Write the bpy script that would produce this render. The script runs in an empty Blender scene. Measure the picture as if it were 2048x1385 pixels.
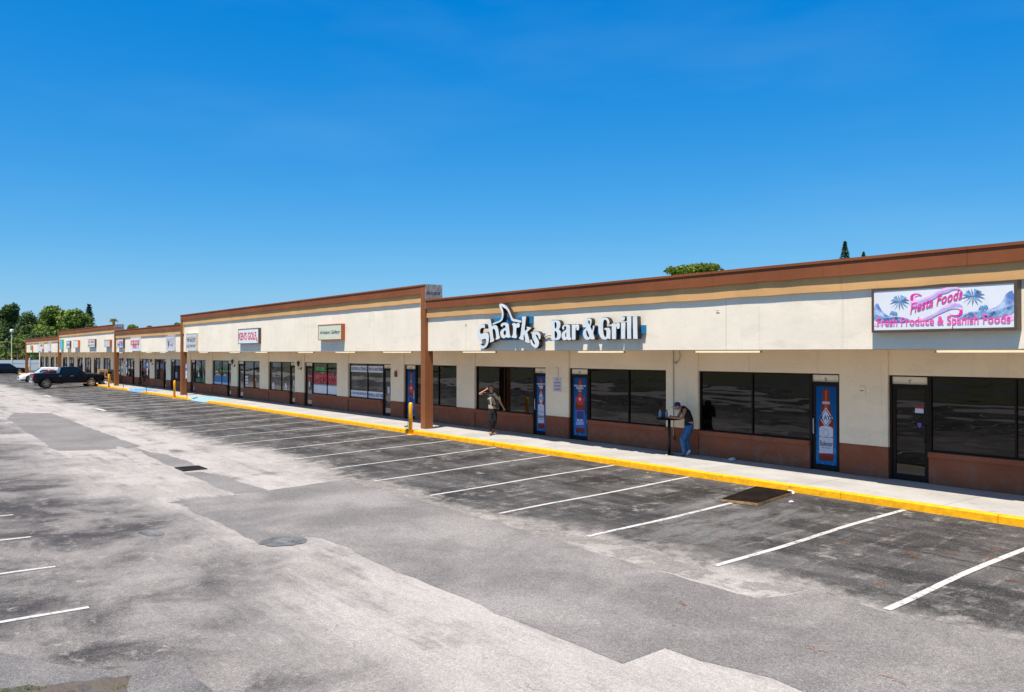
import bpy, bmesh, math, random
import numpy as np
from mathutils import Vector, Matrix
random.seed(7); rng = np.random.default_rng(7)
S = bpy.context.scene; COL = S.collection
# ------------------------------------------------------------------ camera
F = 1650.0; XC = 1024.0; YC = 692.5
TH = math.atan(1264/F); PD = math.atan(14/F)
cT, sT = math.cos(TH), math.sin(TH)
VV = np.array([-cT*math.cos(PD), sT*math.cos(PD), math.sin(PD)])
RR = np.array([sT, cT, 0.0]); UU = np.cross(RR, VV); CAM = np.array([0, 0, 3.05])
cd = bpy.data.cameras.new('camera'); cam = bpy.data.objects.new('camera', cd); COL.objects.link(cam)
cam.matrix_world = Matrix(((RR[0], UU[0], -VV[0], CAM[0]), (RR[1], UU[1], -VV[1], CAM[1]), (RR[2], UU[2], -VV[2], CAM[2]), (0, 0, 0, 1)))
cd.sensor_width = 36; cd.lens = F/2048*36; cd.clip_end = 3000; cd.clip_start = .1
S.camera = cam
# ------------------------------------------------------------------ light
SUN = Vector((.17, -.37, 1.0)).normalized()
w = bpy.data.worlds.new("World"); S.world = w; w.use_nodes = True
nt = w.node_tree; nt.nodes.clear()
sk = nt.nodes.new('ShaderNodeTexSky'); sk.sky_type = 'NISHITA'; sk.sun_disc = False
sk.sun_elevation = math.asin(SUN.z); sk.sun_rotation = math.atan2(SUN.x, SUN.y)
sk.altitude = 0; sk.air_density = 1.0; sk.dust_density = .35; sk.ozone_density = 2.2
bg = nt.nodes.new('ShaderNodeBackground'); bg.inputs[1].default_value = .10
wo = nt.nodes.new('ShaderNodeOutputWorld'); sp_ = nt.nodes.new('ShaderNodeSeparateColor'); cb_ = nt.nodes.new('ShaderNodeCombineColor')
nt.links.new(sk.outputs[0], sp_.inputs[0])
def wm(op, a, b, c=None, clamp=False):      # deep polarised blue: one response curve for the whole sky
    q = nt.nodes.new('ShaderNodeMath'); q.operation = op; q.use_clamp = clamp
    for i_, v_ in enumerate((a, b, c)):
        if v_ is None: continue
        if isinstance(v_, float): q.inputs[i_].default_value = v_
        else: nt.links.new(v_, q.inputs[i_])
    return q.outputs[0]
KS = 1/.1866
r_ = wm('MAXIMUM', wm('MULTIPLY', wm('POWER', wm('MAXIMUM', wm('SUBTRACT', sp_.outputs[0], 1.25), 0.), 1.25), .053*KS), .006)
g_ = wm('MULTIPLY', wm('POWER', sp_.outputs[1], .90), .112*KS)
b_ = wm('MULTIPLY', wm('POWER', sp_.outputs[2], .42), .395*KS)
nt.links.new(r_, cb_.inputs[0]); nt.links.new(g_, cb_.inputs[1]); nt.links.new(b_, cb_.inputs[2])
tc = nt.nodes.new('ShaderNodeTexCoord'); mp = nt.nodes.new('ShaderNodeMapping'); mp.inputs['Scale'].default_value = (1.6, 1.6, 6.5); mp.inputs['Rotation'].default_value = (.5, .35, .2); nt.links.new(tc.outputs['Generated'], mp.inputs[0])
nz = nt.nodes.new('ShaderNodeTexNoise'); nz.inputs['Scale'].default_value = 1.3; nz.inputs['Detail'].default_value = 5; nz.inputs['Roughness'].default_value = .5; nt.links.new(mp.outputs[0], nz.inputs['Vector'])
wf = wm('MULTIPLY', wm('MAXIMUM', wm('SUBTRACT', nz.outputs['Fac'], .50), 0.), .35)
wx = nt.nodes.new('ShaderNodeMix'); wx.data_type = 'RGBA'; nt.links.new(wf, wx.inputs[0]); nt.links.new(cb_.outputs[0], wx.inputs[6]); wx.inputs[7].default_value = (.40*KS, .66*KS, .90*KS, 1)
nt.links.new(wx.outputs[2], bg.inputs[0]); nt.links.new(bg.outputs[0], wo.inputs[0])
sl = bpy.data.lights.new('sun', 'SUN'); sl.energy = 4.2; sl.angle = math.radians(.5); sl.color = (1, .90, .765)
so = bpy.data.objects.new('sun', sl); COL.objects.link(so); so.rotation_euler = SUN.to_track_quat('Z', 'Y').to_euler()
S.view_settings.view_transform = 'Standard'; S.view_settings.look = 'None'; S.view_settings.exposure = .90; S.view_settings.gamma = 1
S.render.resolution_x = 1024; S.render.resolution_y = 692
try:
    S.cycles.max_bounces = 8; S.cycles.diffuse_bounces = 4
except Exception: pass

# ------------------------------------------------------------------ readings on known planes
def ray(x, y): return VV*F + RR*(x-XC) + UU*(YC-y)
def at(x, y, Y):
    d = ray(x, y); return CAM + d*(Y/d[1])
def atd(x, y, D):
    d = ray(x, y); return CAM + d*(D/F)
PR = [(-400, -.25), (-3, -.25), (2, -.3), (7.3, -.33), (10.3, -.2), (15.9, 0), (400, 0)]
_py = [p[0] for p in PR]; _pz = [p[1] for p in PR]
def zg(Y):
    return float(np.mean([np.interp(Y+o, _py, _pz) for o in (-.8, -.4, 0, .4, .8)])) if Y < 14 else float(np.interp(Y, _py, _pz))
def gp(x, y):
    d = ray(x, y); z = -.2
    for _ in range(30):
        p = CAM + d*((z-CAM[2])/d[2]); z = .5*z + .5*zg(p[1])
    return p
# ------------------------------------------------------------------ node materials
def lin(c): return tuple(((v/255)/12.92 if v/255 <= .04045 else ((v/255+.055)/1.055)**2.4) for v in c)
class M:
    def __init__(s, name):
        s.m = bpy.data.materials.new(name); s.m.use_nodes = True; s.t = s.m.node_tree; s.t.nodes.clear()
        s.o = s.t.nodes.new('ShaderNodeOutputMaterial'); s.b = s.t.nodes.new('ShaderNodeBsdfPrincipled')
        s.t.links.new(s.b.outputs[0], s.o.inputs[0]); s._p = None
    def n(s, k, **kw):
        q = s.t.nodes.new(k)
        for a, v in kw.items(): setattr(q, a, v)
        return q
    def put(s, sock, v):
        if isinstance(v, bpy.types.NodeSocket): s.t.links.new(v, sock)
        elif v is not None:
            if isinstance(v, (tuple, list)) and len(v) == 3 and sock.type == 'RGBA': v = (*v, 1)
            sock.default_value = v
    def pos(s):
        if s._p is None: s._p = s.n('ShaderNodeNewGeometry').outputs['Position']
        return s._p
    def mapv(s, scale, loc=(0, 0, 0), v=None):
        q = s.n('ShaderNodeMapping'); s.put(q.inputs[0], v or s.pos()); q.inputs['Scale'].default_value = scale; q.inputs['Location'].default_value = loc
        return q.outputs[0]
    def noise(s, sc, det=3, ro=.55, v=None, dist=0):
        q = s.n('ShaderNodeTexNoise'); s.put(q.inputs['Vector'], v or s.pos()); q.inputs['Scale'].default_value = sc
        q.inputs['Detail'].default_value = det; q.inputs['Roughness'].default_value = ro; q.inputs['Distortion'].default_value = dist
        return q.outputs['Fac']
    def vor(s, sc, v=None, feat='F1', out='Distance', rnd=1):
        q = s.n('ShaderNodeTexVoronoi', feature=feat); s.put(q.inputs['Vector'], v or s.pos()); q.inputs['Scale'].default_value = sc
        q.inputs['Randomness'].default_value = rnd
        return q.outputs[out]
    def ma(s, op, a, b=None, c=None, clamp=False):
        q = s.n('ShaderNodeMath', operation=op); q.use_clamp = clamp
        s.put(q.inputs[0], a); s.put(q.inputs[1], b); s.put(q.inputs[2], c); return q.outputs[0]
    def ss(s, v, a, b, lo=0., hi=1.):
        q = s.n('ShaderNodeMapRange', interpolation_type='SMOOTHSTEP'); s.put(q.inputs[0], v)
        q.inputs[1].default_value = a; q.inputs[2].default_value = b; q.inputs[3].default_value = lo; q.inputs[4].default_value = hi
        return q.outputs[0]
    def mix(s, f, a, b, mode='MIX'):
        q = s.n('ShaderNodeMix', data_type='RGBA', blend_type=mode); s.put(q.inputs[0], f); s.put(q.inputs[6], a); s.put(q.inputs[7], b); return q.outputs[2]
    def mul(s, c, f):
        q = s.n('ShaderNodeVectorMath', operation='SCALE'); s.put(q.inputs[0], c); s.put(q.inputs['Scale'], f); return q.outputs[0]
    def xyz(s):
        q = s.n('ShaderNodeSeparateXYZ'); s.put(q.inputs[0], s.pos()); return q.outputs
    def bump(s, h, st=.3, d=.01):
        q = s.n('ShaderNodeBump'); q.inputs['Strength'].default_value = st; q.inputs['Distance'].default_value = d; s.put(q.inputs['Height'], h)
        s.put(s.b.inputs['Normal'], q.outputs[0]); return s
    def set(s, col=None, rough=.7, metal=0, spec=.5, ior=1.45, **kw):
        if col is not None: s.put(s.b.inputs['Base Color'], col)
        s.put(s.b.inputs['Roughness'], rough); s.put(s.b.inputs['Metallic'], metal); s.put(s.b.inputs['Specular IOR Level'], spec); s.put(s.b.inputs['IOR'], ior)
        for k, v in kw.items(): s.put(s.b.inputs[k], v)
        return s
def plain(name, col, rough=.6, metal=0, var=.12, sc=6, spec=.4, bump=0, **kw):
    m = M(name); n = m.noise(sc, 4, .6); f = m.ss(n, .3, .7, 1-var, 1+var)
    m.set(m.mul(col, f), rough, metal, spec, **kw)
    if bump: m.bump(m.noise(sc*12, 3), bump, .01)
    return m.m
MT = {}
def wallmat(name, col, dirt=.12, streak=.1, bsc=70, bst=.35, joint=0):
    m = M(name); n1 = m.noise(.7, 5, .6); n2 = m.noise(.5, 4, .6, m.mapv((.8, 1, 1.6))); n3 = m.noise(28, 3, .6)
    f = m.ma('MULTIPLY', m.ss(n1, .25, .75, 1-dirt, 1+dirt*.4), m.ss(n2, .35, .75, 1.01, 1-streak*.7))
    f = m.ma('MULTIPLY', f, m.ss(n3, .2, .8, .95, 1.05))
    if joint:
        jj = m.ma('ABSOLUTE', m.ma('SUBTRACT', m.ma('MODULO', m.ma('ADD', m.xyz()[0], 1000.), joint), joint/2)); f = m.ma('MULTIPLY', f, m.ss(jj, .003, .012, .62, 1))
    pt = m.ss(m.noise(1.3, 3, .5, m.mapv((.6, 1, 1.4), (7, 2, 5))), .60, .64, 1, .955); f = m.ma('MULTIPLY', f, pt)
    dr = m.ss(m.noise(1, 4, .6, m.mapv((5.5, 1, .22), (1, 0, 3))), .58, .76, 1, .88); f = m.ma('MULTIPLY', f, dr)
    m.set(m.mul(col, f), .85, 0, .25)
    m.bump(m.ma('ADD', m.noise(bsc, 3, .65), m.ma('MULTIPLY', m.noise(3.2, 2), 1.6)), bst, .012); return m.m
MT['stucco'] = wallmat('cream_white_stucco', (.84, .755, .615), .07, .05, joint=8.4)
MT['cream'] = wallmat('cream_wall_paint', (.92, .755, .545), .06, .07)
MT['brown'] = wallmat('brown_wall_paint', (.30, .092, .044), .15, .1)
_b = MT['brown'].node_tree; _p = [n_ for n_ in _b.nodes if n_.type == 'BSDF_PRINCIPLED'][0]; _l = _p.inputs['Base Color'].links[0].from_socket
_g = _b.nodes.new('ShaderNodeNewGeometry'); _s = _b.nodes.new('ShaderNodeSeparateXYZ'); _b.links.new(_g.outputs['Position'], _s.inputs[0]); _n = _b.nodes.new('ShaderNodeTexNoise'); _n.inputs['Scale'].default_value = 3.5; _n.inputs['Detail'].default_value = 7; _n.inputs['Roughness'].default_value = .7; _b.links.new(_g.outputs['Position'], _n.inputs['Vector'])
_r = _b.nodes.new('ShaderNodeMath'); _r.operation = 'MULTIPLY_ADD'; _r.inputs[1].default_value = -.55; _r.inputs[2].default_value = .62; _b.links.new(_s.outputs[2], _r.inputs[0])      # splash dirt low on the wall
_m = _b.nodes.new('ShaderNodeMapRange'); _b.links.new(_n.outputs['Fac'], _m.inputs[0]); _m.inputs[1].default_value = .48; _m.inputs[2].default_value = .68; _q = _b.nodes.new('ShaderNodeMath'); _q.operation = 'MULTIPLY'; _q.use_clamp = True; _b.links.new(_m.outputs[0], _q.inputs[0]); _b.links.new(_r.outputs[0], _q.inputs[1])
_x = _b.nodes.new('ShaderNodeMix'); _x.data_type = 'RGBA'; _b.links.new(_q.outputs[0], _x.inputs[0]); _b.links.new(_l, _x.inputs[6]); _x.inputs[7].default_value = (.27, .20, .16, 1); _b.links.new(_x.outputs[2], _p.inputs['Base Color'])
MT['coping'] = wallmat('coping_brown_paint', (.235, .076, .031), .16, .16, 30, .15, joint=3.05)
MT['columnb'] = wallmat('column_brown_paint', (.25, .093, .036), .12, .1, 40, .25)
MT['tan'] = wallmat('tan_trim_paint', (.64, .37, .155), .12, .1, 50, .3)
MT['soffit'] = wallmat('soffit_paint', (.78, .63, .42), .08, .05)
MT['roof'] = plain('roof_gravel', (.35, .34, .32), .9, sc=3)
m = M('weathered_plywood'); n = m.noise(3, 6, .7, m.mapv((1, 5, 1.2))); m.set(m.mix(m.ss(n, .3, .7), (.13, .12, .115), (.36, .35, .34)), .9); m.bump(n, .5, .02); MT['ply'] = m.m
MT['frame'] = plain('dark_bronze_frame', (.020, .012, .009), .6, 0, .1, spec=.2)
MT['steel'] = plain('brushed_steel', (.6, .6, .6), .3, 1, .05)
MT['white'] = plain('white_paint', (.78, .78, .77), .5, var=.04)
MT['signface'] = plain('white_acrylic', (.72, .74, .78), .35, var=.03, sc=2)
MT['oldface'] = plain('aged_acrylic', (.55, .56, .60), .5, var=.15, sc=4)
MT['creamface'] = plain('cream_acrylic', (.62, .64, .48), .4, var=.05)
MT['blackp'] = plain('black_paint', (.012, .012, .013), .45)
MT['letterside'] = plain('letter_return_brown', (.035, .026, .021), .5)
MT['letterface'] = plain('letter_face_white', (.66, .71, .73), .35, var=.05, sc=3)
MT['racewayblue'] = plain('raceway_blue', (.012, .19, .42), .5)
MT['conduit'] = plain('conduit_paint', (.42, .36, .28), .6)
MT['yellow'] = plain('yellow_post_paint', (.95, .46, .005), .5, var=.05, sc=5)
for nm, c in dict(red=(.62, .02, .03), darkred=(.35, .02, .03), navy=(.03, .035, .16), ink=(.02, .02, .03), pink=(.85, .08, .42), magenta=(.72, .03, .33), lilac=(.45, .40, .72), palepink=(.82, .52, .74),
                  green=(.05, .42, .16), dgreen=(.01, .12, .05), mural=(.02, .18, .42), sand=(.6, .42, .25), orange=(.6, .16, .04), rust=(.36, .10, .035), sky=(.16, .42, .75), slate=(.11, .17, .33), paleblue=(.38, .5, .72), gray=(.3, .3, .32),
                  paleface=(.70, .70, .76), amber=(.40, .065, .014), bottlered=(.19, .016, .010), bottledark=(.07, .018, .015), labelw=(.55, .57, .66), labelred=(.38, .012, .035), neongreen=(.08, .75, .16), logoblue=(.03, .12, .5), purple=(.35, .12, .5)).items():
    MT[nm] = plain('print_'+nm, c, .5, var=.06)
# poster background: blue with icy splashes near the foot
m = M('poster_blue'); p = m.xyz(); n = m.noise(9, 5, .65, m.mapv((1, 1, .6))); up = m.ss(p[2], .3, 2.2)
c = m.mix(up, (.002, .16, .42), (.001, .070, .25)); low = m.ma('MULTIPLY', m.ss(n, .5, .75), m.ss(p[2], 1.3, .5))
m.set(m.mix(low, c, (.10, .42, .75)), .5, 0, .15); MT['poster'] = m.m
# glass
def glass(name, base, wob=.03, ior=1.75, blotch=None):
    m = M(name); c = base
    if blotch: c = m.mix(m.ss(m.noise(1.1, 3), .42, .62), base, blotch)
    m.set(c, .008, 0, .5, ior); m.bump(m.noise(1.0, 2.2, .45, m.mapv((.34, 1, 2.2))), .22, wob); return m.m
MT['tint'] = glass('dark_tinted_glass', (.001, .001, .001), .026, 1.50, (.006, .004, .0035))
MT['shop'] = glass('shop_window_glass', (.022, .020, .018), .014, 1.7, (.075, .066, .055))
MT['glassdoor'] = glass('door_glass', (.03, .027, .025), .012, 1.75, (.07, .06, .05))
MT['carglass'] = glass('car_glass', (.004, .007, .008), .004, 1.45)
def carpaint(n, c, r=.25): return plain(n, c, r, 0, .03, spec=.2, **{'Coat Weight': .2, 'Coat Roughness': .08})
MT['carnavy'] = carpaint('car_paint_navy', (.003, .004, .008)); MT['carwhite'] = carpaint('car_paint_white', (.74, .74, .73))
MT['carmaroon'] = carpaint('car_paint_maroon', (.09, .012, .012)); MT['carblue'] = carpaint('car_paint_dark_blue', (.004, .008, .016))
MT['tyre'] = plain('tyre_rubber', (.02, .02, .02), .85); MT['chrome'] = plain('chrome_rim', (.75, .75, .76), .18, 1, .03)
MT['taillight'] = plain('tail_light_red', (.5, .01, .012), .25); MT['underbody'] = plain('underbody_black', (.01, .01, .01), .9)
MT['headl'] = plain('head_light_glass', (.05, .05, .055), .1)
# concrete walk
m = M('sidewalk_concrete'); p = m.xyz(); n = m.noise(.9, 6, .6); n2 = m.noise(45, 3, .7); n3 = m.noise(2.6, 5, .7)
f = m.ma('MULTIPLY', m.ss(n, .3, .7, .86, 1.08), m.ss(n2, .25, .75, .93, 1.06)); f = m.ma('MULTIPLY', f, m.ss(n3, .56, .76, 1, .74)); f = m.ma('MULTIPLY', f, m.ss(m.vor(2.2), .018, .03, .45, 1))
jx = m.ma('ABSOLUTE', m.ma('SUBTRACT', m.ma('MODULO', m.ma('ADD', p[0], 900.), 3.0), 1.5)); f = m.ma('MULTIPLY', f, m.ss(jx, .004, .02, .62, 1))
m.set(m.mul((.37, .36, .345), f), .88, 0, .25); m.bump(n2, .25, .006); MT['walk'] = m.m
# kerb paint
m = M('yellow_kerb_paint'); n = m.noise(6, 5, .65); n2 = m.noise(22, 4, .7); c = m.mul((.92, .43, .004), m.ss(n, .3, .7, .80, 1.1)); sc_ = m.noise(1, 5, .7, m.mapv((1.6, 3, 14))); c = m.mix(m.ma('MULTIPLY', m.ss(sc_, .60, .70), .6), c, (.16, .09, .03))
m.set(m.mix(m.ss(n2, .64, .70), c, (.24, .19, .13)), .6, 0, .35); m.bump(n2, .4, .01); MT['kerb'] = m.m
m = M('blue_ramp_paint'); n = m.noise(5, 5, .7); m.set(m.mix(m.ss(n, .42, .66), (.03, .20, .52), (.25, .42, .55)), .8); MT['rampblue'] = m.m
m = M('faded_blue_ramp_paint'); n = m.noise(4, 5, .7); m.set(m.mix(m.ss(n, .35, .62), (.14, .38, .55), (.27, .38, .43)), .8); MT['ramppale'] = m.m
m = M('stripe_paint'); n = m.noise(14, 5, .75); n2 = m.noise(1.5, 4, .6)
m.set(m.mix(m.ss(m.ma('ADD', n, m.ma('MULTIPLY', n2, .35)), .70, .84), (.47, .455, .43), (.17, .16, .15)), .75, 0, .3); MT['stripe'] = m.m
m = M('worn_stripe_paint'); n = m.noise(14, 5, .75); n2 = m.noise(1.5, 4, .6)
m.set(m.mix(m.ss(m.ma('ADD', n, m.ma('MULTIPLY', n2, .4)), .70, .90), (.42, .41, .39), (.13, .125, .12)), .75, 0, .3); MT['wornstripe'] = m.m
# asphalt
def speck(m, sc=1.0):
    a = m.noise(55*sc, 2, .8); b = m.noise(150*sc, 2, .8); v = m.vor(85*sc, out='Color'); q = m.n('ShaderNodeSeparateColor'); m.put(q.inputs[0], v)
    f = m.ma('MULTIPLY', m.ss(a, .25, .75, .74, 1.26), m.ss(b, .25, .75, .82, 1.18)); f = m.ma('MULTIPLY', f, m.ss(m.noise(16*sc, 3, .7), .25, .75, .86, 1.14))
    f = m.ma('MULTIPLY', f, m.ss(q.outputs[0], 0, 1, .78, 1.22)); spark = m.ss(q.outputs[1], .93, .99, 0, 1); return f, spark
m = M('asphalt_lot'); p = m.xyz(); X, Y = p[0], p[1]
big = m.noise(.16, 8, .66); med = m.noise(.55, 8, .70, dist=.5); med2 = m.noise(1.0, 8, .72, m.mapv((.30, 1.2, 1), (13, 4, 0))); fine = m.noise(3.2, 5, .68); f, sp = speck(m)
strk = m.noise(.9, 8, .72, m.mapv((.22, 1.7, 1), (3, 9, 0)))
Yn = m.ma('ADD', Y, m.ma('MULTIPLY', m.ma('SUBTRACT', med, .5), 2.6))
Yn = m.ma('ADD', Yn, m.ma('MULTIPLY', m.ma('SUBTRACT', big, .5), 2.2))
stall = m.ss(Yn, 9.3, 10.6)
opp = m.ss(m.ma('ADD', Y, m.ma('MULTIPLY', m.ma('SUBTRACT', big, .5), 11.)), 6.2, 2.6)
sandy = m.mix(m.ss(med2, .38, .78), (.36, .335, .308), (.245, .231, .216))
aisle = m.mix(m.ss(m.ma('ADD', m.ma('MULTIPLY', strk, .55), m.ma('MULTIPLY', med, .45)), .49, .66), sandy, (.105, .098, .094))
dk = m.mix(m.ss(med2, .34, .70), (.026, .025, .025), (.100, .094, .089)); dk = m.mix(m.ma('MULTIPLY', m.ss(fine, .50, .70), m.ss(med, .44, .58)), dk, (.21, .195, .18))
row2 = m.mix(m.ss(med, .38, .64), (.048, .045, .045), (.19, .176, .163)); row2 = m.mix(m.ss(fine, .55, .74), row2, (.27, .25, .23))
c = m.mix(opp, aisle, row2); bk = m.ma('MAXIMUM', m.ma('MULTIPLY', m.ss(Yn, -.8, -1.8), m.ss(Yn, -9.8, -8.6)), m.ss(Yn, -15.6, -17.)); lane2 = m.ma('MULTIPLY', m.ss(Yn, -9., -10.), m.ss(Yn, -16.6, -15.4)); c = m.mix(lane2, c, sandy); c = m.mix(m.ma('MAXIMUM', stall, bk), c, dk)
# sand washed along the end of the stalls
band = m.ma('MULTIPLY', m.ss(m.ma('ABSOLUTE', m.ma('SUBTRACT', Yn, 9.7)), 1.1, .1), m.ss(fine, .42, .6)); c = m.mix(m.ma('MULTIPLY', band, .75), c, (.27, .25, .225))
# oil marks in the middle of each stall
sx = m.ma('ABSOLUTE', m.ma('SUBTRACT', m.ma('MODULO', m.ma('ADD', X, 267*1.0+5.46), 2.67), 1.335))
oil = m.ma('MULTIPLY', m.ma('MULTIPLY', m.ss(m.ma('ADD', sx, m.ma('MULTIPLY', m.ma('SUBTRACT', fine, .5), 1.2)), .75, .1), m.ss(m.ma('ABSOLUTE', m.ma('SUBTRACT', Y, 14.1)), 1.7, .3)), m.ss(med, .36, .56))
c = m.mix(m.ma('MULTIPLY', oil, .92), c, (.020, .017, .014))
sc1 = m.noise(1.0, 6, .75, m.mapv((4.5, .55, 1), (2, 8, 0))); scm = m.ma('MULTIPLY', m.ma('MULTIPLY', m.ss(sc1, .54, .66), stall), m.ss(med2, .40, .56)); c = m.mix(m.ma('MULTIPLY', scm, .75), c, (.20, .19, .18))
# long seam parallel to the kerb and short crazing cracks
seam = m.ss(m.ma('ABSOLUTE', m.ma('SUBTRACT', m.ma('ADD', Y, m.ma('MULTIPLY', m.noise(1.1, 3), .35)), 13.3)), .05, .012); c = m.mix(m.ma('MULTIPLY', seam, .75), c, (.02, .02, .02))
wv = m.n('ShaderNodeVectorMath', operation='ADD'); q = m.n('ShaderNodeTexNoise'); m.put(q.inputs['Vector'], m.pos()); q.inputs['Scale'].default_value = 2.2; q.inputs['Detail'].default_value = 4
m.put(wv.inputs[0], m.pos()); m.put(wv.inputs[1], m.mul(q.outputs['Color'], .55))
cr = m.vor(1.9, wv.outputs[0], 'DISTANCE_TO_EDGE'); crk = m.ma('MULTIPLY', m.ss(cr, .022, .004), m.ss(m.noise(.33, 4, .6), .585, .66)); c = m.mix(m.ma('MULTIPLY', crk, .45), c, (.08, .07, .06))
spot = m.ma('MULTIPLY', m.ss(m.vor(1.6), .045, .02), m.ss(med2, .5, .6)); c = m.mix(m.ma('MULTIPLY', spot, .8), c, (.04, .036, .03))
f = m.ma('ADD', m.ma('MULTIPLY', m.ma('SUBTRACT', f, 1.), m.ss(m.ma('MAXIMUM', stall, m.ma('MULTIPLY', opp, .9)), 0, 1, .68, 1.)), 1.); c = m.mul(c, f); c = m.mix(m.ma('MULTIPLY', sp, .3), c, (.45, .43, .40)); m.set(c, .92, 0, .2); m.bump(m.ma('ADD', m.noise(110, 2, .8), crk), .3, .006); MT['asphalt'] = m.m
def dust(name, col, lo, hi, sc=2.4, stretch=(1, 1, 1), top=.9):
    m = M(name); n = m.noise(sc, 6, .7, m.mapv(stretch)); f, sp = speck(m); m.set(m.mul(col, f), .95, 0, .15); m.bump(m.noise(110, 2, .8), .4, .005)
    t = m.n('ShaderNodeBsdfTransparent'); mx = m.n('ShaderNodeMixShader'); m.put(mx.inputs[0], m.ss(n, lo, hi, 0, top))
    m.t.links.new(t.outputs[0], mx.inputs[1]); m.t.links.new(m.b.outputs[0], mx.inputs[2]); m.t.links.new(mx.outputs[0], m.o.inputs[0]); return m.m
MT['dust'] = dust('washed_sand', (.26, .243, .222), .40, .60, top=.8); MT['dustthin'] = dust('dried_puddle_film', (.17, .165, .16), .40, .62, 1.6, (.9, .35, 1), .75); MT['dustpale'] = dust('pale_sand_film', (.40, .372, .342), .44, .72, .8, (.5, 1.2, 1), .6)
def patchmat(name, a, b, sc=.5, big=0.0):
    m = M(name); n = m.noise(sc, 6, .62, dist=.3); n2 = m.noise(2.4, 5, .7); f, sp = speck(m)
    c = m.mix(m.ss(n, .34, .68), a, b); c = m.mix(m.ma('MULTIPLY', m.ss(n2, .58, .8), .5), c, (.24, .22, .20)); c = m.mul(c, f); c = m.mix(m.ma('MULTIPLY', sp, .4), c, (.45, .43, .40))
    m.set(c, .92, 0, .2); m.bump(m.noise(110, 2, .8), .5, .006); return m.m
MT['patchA'] = patchmat('asphalt_patch_grey', (.142, .133, .126), (.235, .220, .207)); MT['patchB'] = patchmat('asphalt_patch_mid', (.15, .141, .135), (.20, .189, .180)); MT['patchD'] = patchmat('asphalt_patch_dark', (.10, .096, .095), (.17, .162, .156))
MT['cement'] = patchmat('cement_collar', (.075, .08, .08), (.16, .165, .165), 2.5)
m = M('dirt'); n = m.noise(2.5, 6, .7); n2 = m.noise(9, 5, .75, m.mapv((.5, 1.5, 1))); m.set(m.mix(m.ss(n2, .42, .6), m.mix(m.ss(n, .35, .65), (.05, .046, .044), (.11, .10, .095)), (.115, .09, .065)), .95); m.bump(n2, .8, .05); MT['dirt'] = m.m
m = M('grass_ground'); n = m.noise(.8, 6, .7); n2 = m.noise(14, 4, .7); m.set(m.mul(m.mix(m.ss(n, .35, .65), (.05, .075, .018), (.14, .13, .05)), m.ss(n2, .2, .8, .7, 1.3)), .95); m.bump(n2, .8, .05); MT['grass'] = m.m
m = M('road_asphalt'); n = m.noise(.4, 5); m.set(m.mix(n, (.06, .06, .06), (.12, .115, .11)), .9); MT['road'] = m.m
def leafmat(name, a, b, tr=.12):
    m = M(name); oi = m.n('ShaderNodeNewGeometry').outputs['Random Per Island']; n = m.noise(.35, 3)
    c = m.mix(m.ss(n, .35, .65), a, b); c = m.mul(c, m.ss(oi, 0, 1, .55, 1.5)); m.set(c, .6, 0, .3)
    t = m.n('ShaderNodeBsdfTranslucent'); m.put(t.inputs[0], c); mx = m.n('ShaderNodeMixShader'); mx.inputs[0].default_value = .3
    m.t.links.new(m.b.outputs[0], mx.inputs[1]); m.t.links.new(t.outputs[0], mx.inputs[2]); m.t.links.new(mx.outputs[0], m.o.inputs[0]); return m.m
MT['leafoak'] = leafmat('oak_leaves', (.10, .17, .028), (.19, .26, .05)); MT['leafdark'] = leafmat('dark_leaves', (.05, .10, .028), (.11, .16, .045)); MT['leafpine'] = leafmat('pine_needles', (.03, .075, .045), (.045, .09, .05))
MT['leafpalm'] = leafmat('palm_fronds', (.07, .10, .02), (.16, .15, .035)); MT['leafyellow'] = leafmat('yellow_shrub_leaves', (.22, .17, .02), (.10, .13, .02)); MT['leafbright'] = leafmat('bright_leaves', (.08, .14, .015), (.13, .18, .02))
m = M('bark'); n = m.noise(6, 5, .7, m.mapv((1, 1, .3))); m.set(m.mix(n, (.05, .04, .03), (.17, .14, .11)), .95); MT['bark'] = m.m
m = M('cardboard'); n = m.noise(3, 5); m.set(m.mix(n, (.30, .19, .10), (.42, .28, .15)), .9); MT['card'] = m.m
m = M('raw_pine_edge'); n = m.noise(6, 5, .7, m.mapv((1, 1, 4))); m.set(m.mix(m.ss(n, .35, .65), (.42, .27, .12), (.16, .10, .05)), .85); MT['rawwood'] = m.m
m = M('dark_stained_board'); n = m.noise(3, 6, .7); m.set(m.mix(m.ss(n, .35, .7), (.006, .0045, .004), (.017, .010, .007)), .85, 0, .1); MT['darkboard'] = m.m
MT['darkwood'] = plain('dark_wood', (.05, .022, .014), .5); MT['plastic'] = plain('white_plastic_bag', (.7, .72, .76), .4)
MT['needle'] = plain('dry_needles', (.30, .10, .03), .8); MT['skin'] = plain('skin', (.47, .22, .12), .5, var=.05, sc=10); MT['skin2'] = plain('tanned_skin', (.34, .15, .085), .5, var=.1, sc=20)
MT['hair'] = plain('black_hair', (.012, .009, .008), .5); MT['jeans'] = plain('blue_denim', (.035, .12, .27), .85, var=.25, sc=9); MT['blackcloth'] = plain('black_cloth', (.010, .010, .011), .9, var=.3, sc=12)
m = M('shirt_print'); n = m.noise(4.5, 2, .5, dist=1.2); m.set(m.mix(m.ss(n, .49, .54), (.03, .027, .025), (.40, .31, .22)), .85); MT['shirt'] = m.m
MT['boot'] = plain('brown_leather', (.25, .09, .045), .6); MT['shoe'] = plain('grey_canvas', (.12, .14, .2), .8); MT['belt'] = plain('grey_waistband', (.30, .28, .30), .8); MT['cap'] = plain('navy_cap', (.02, .03, .14), .8)
m = M('vinyl_fence'); n = m.noise(.6, 3); m.set(m.mix(n, (.62, .64, .68), (.72, .73, .76)), .5); MT['vinyl'] = m.m
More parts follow.
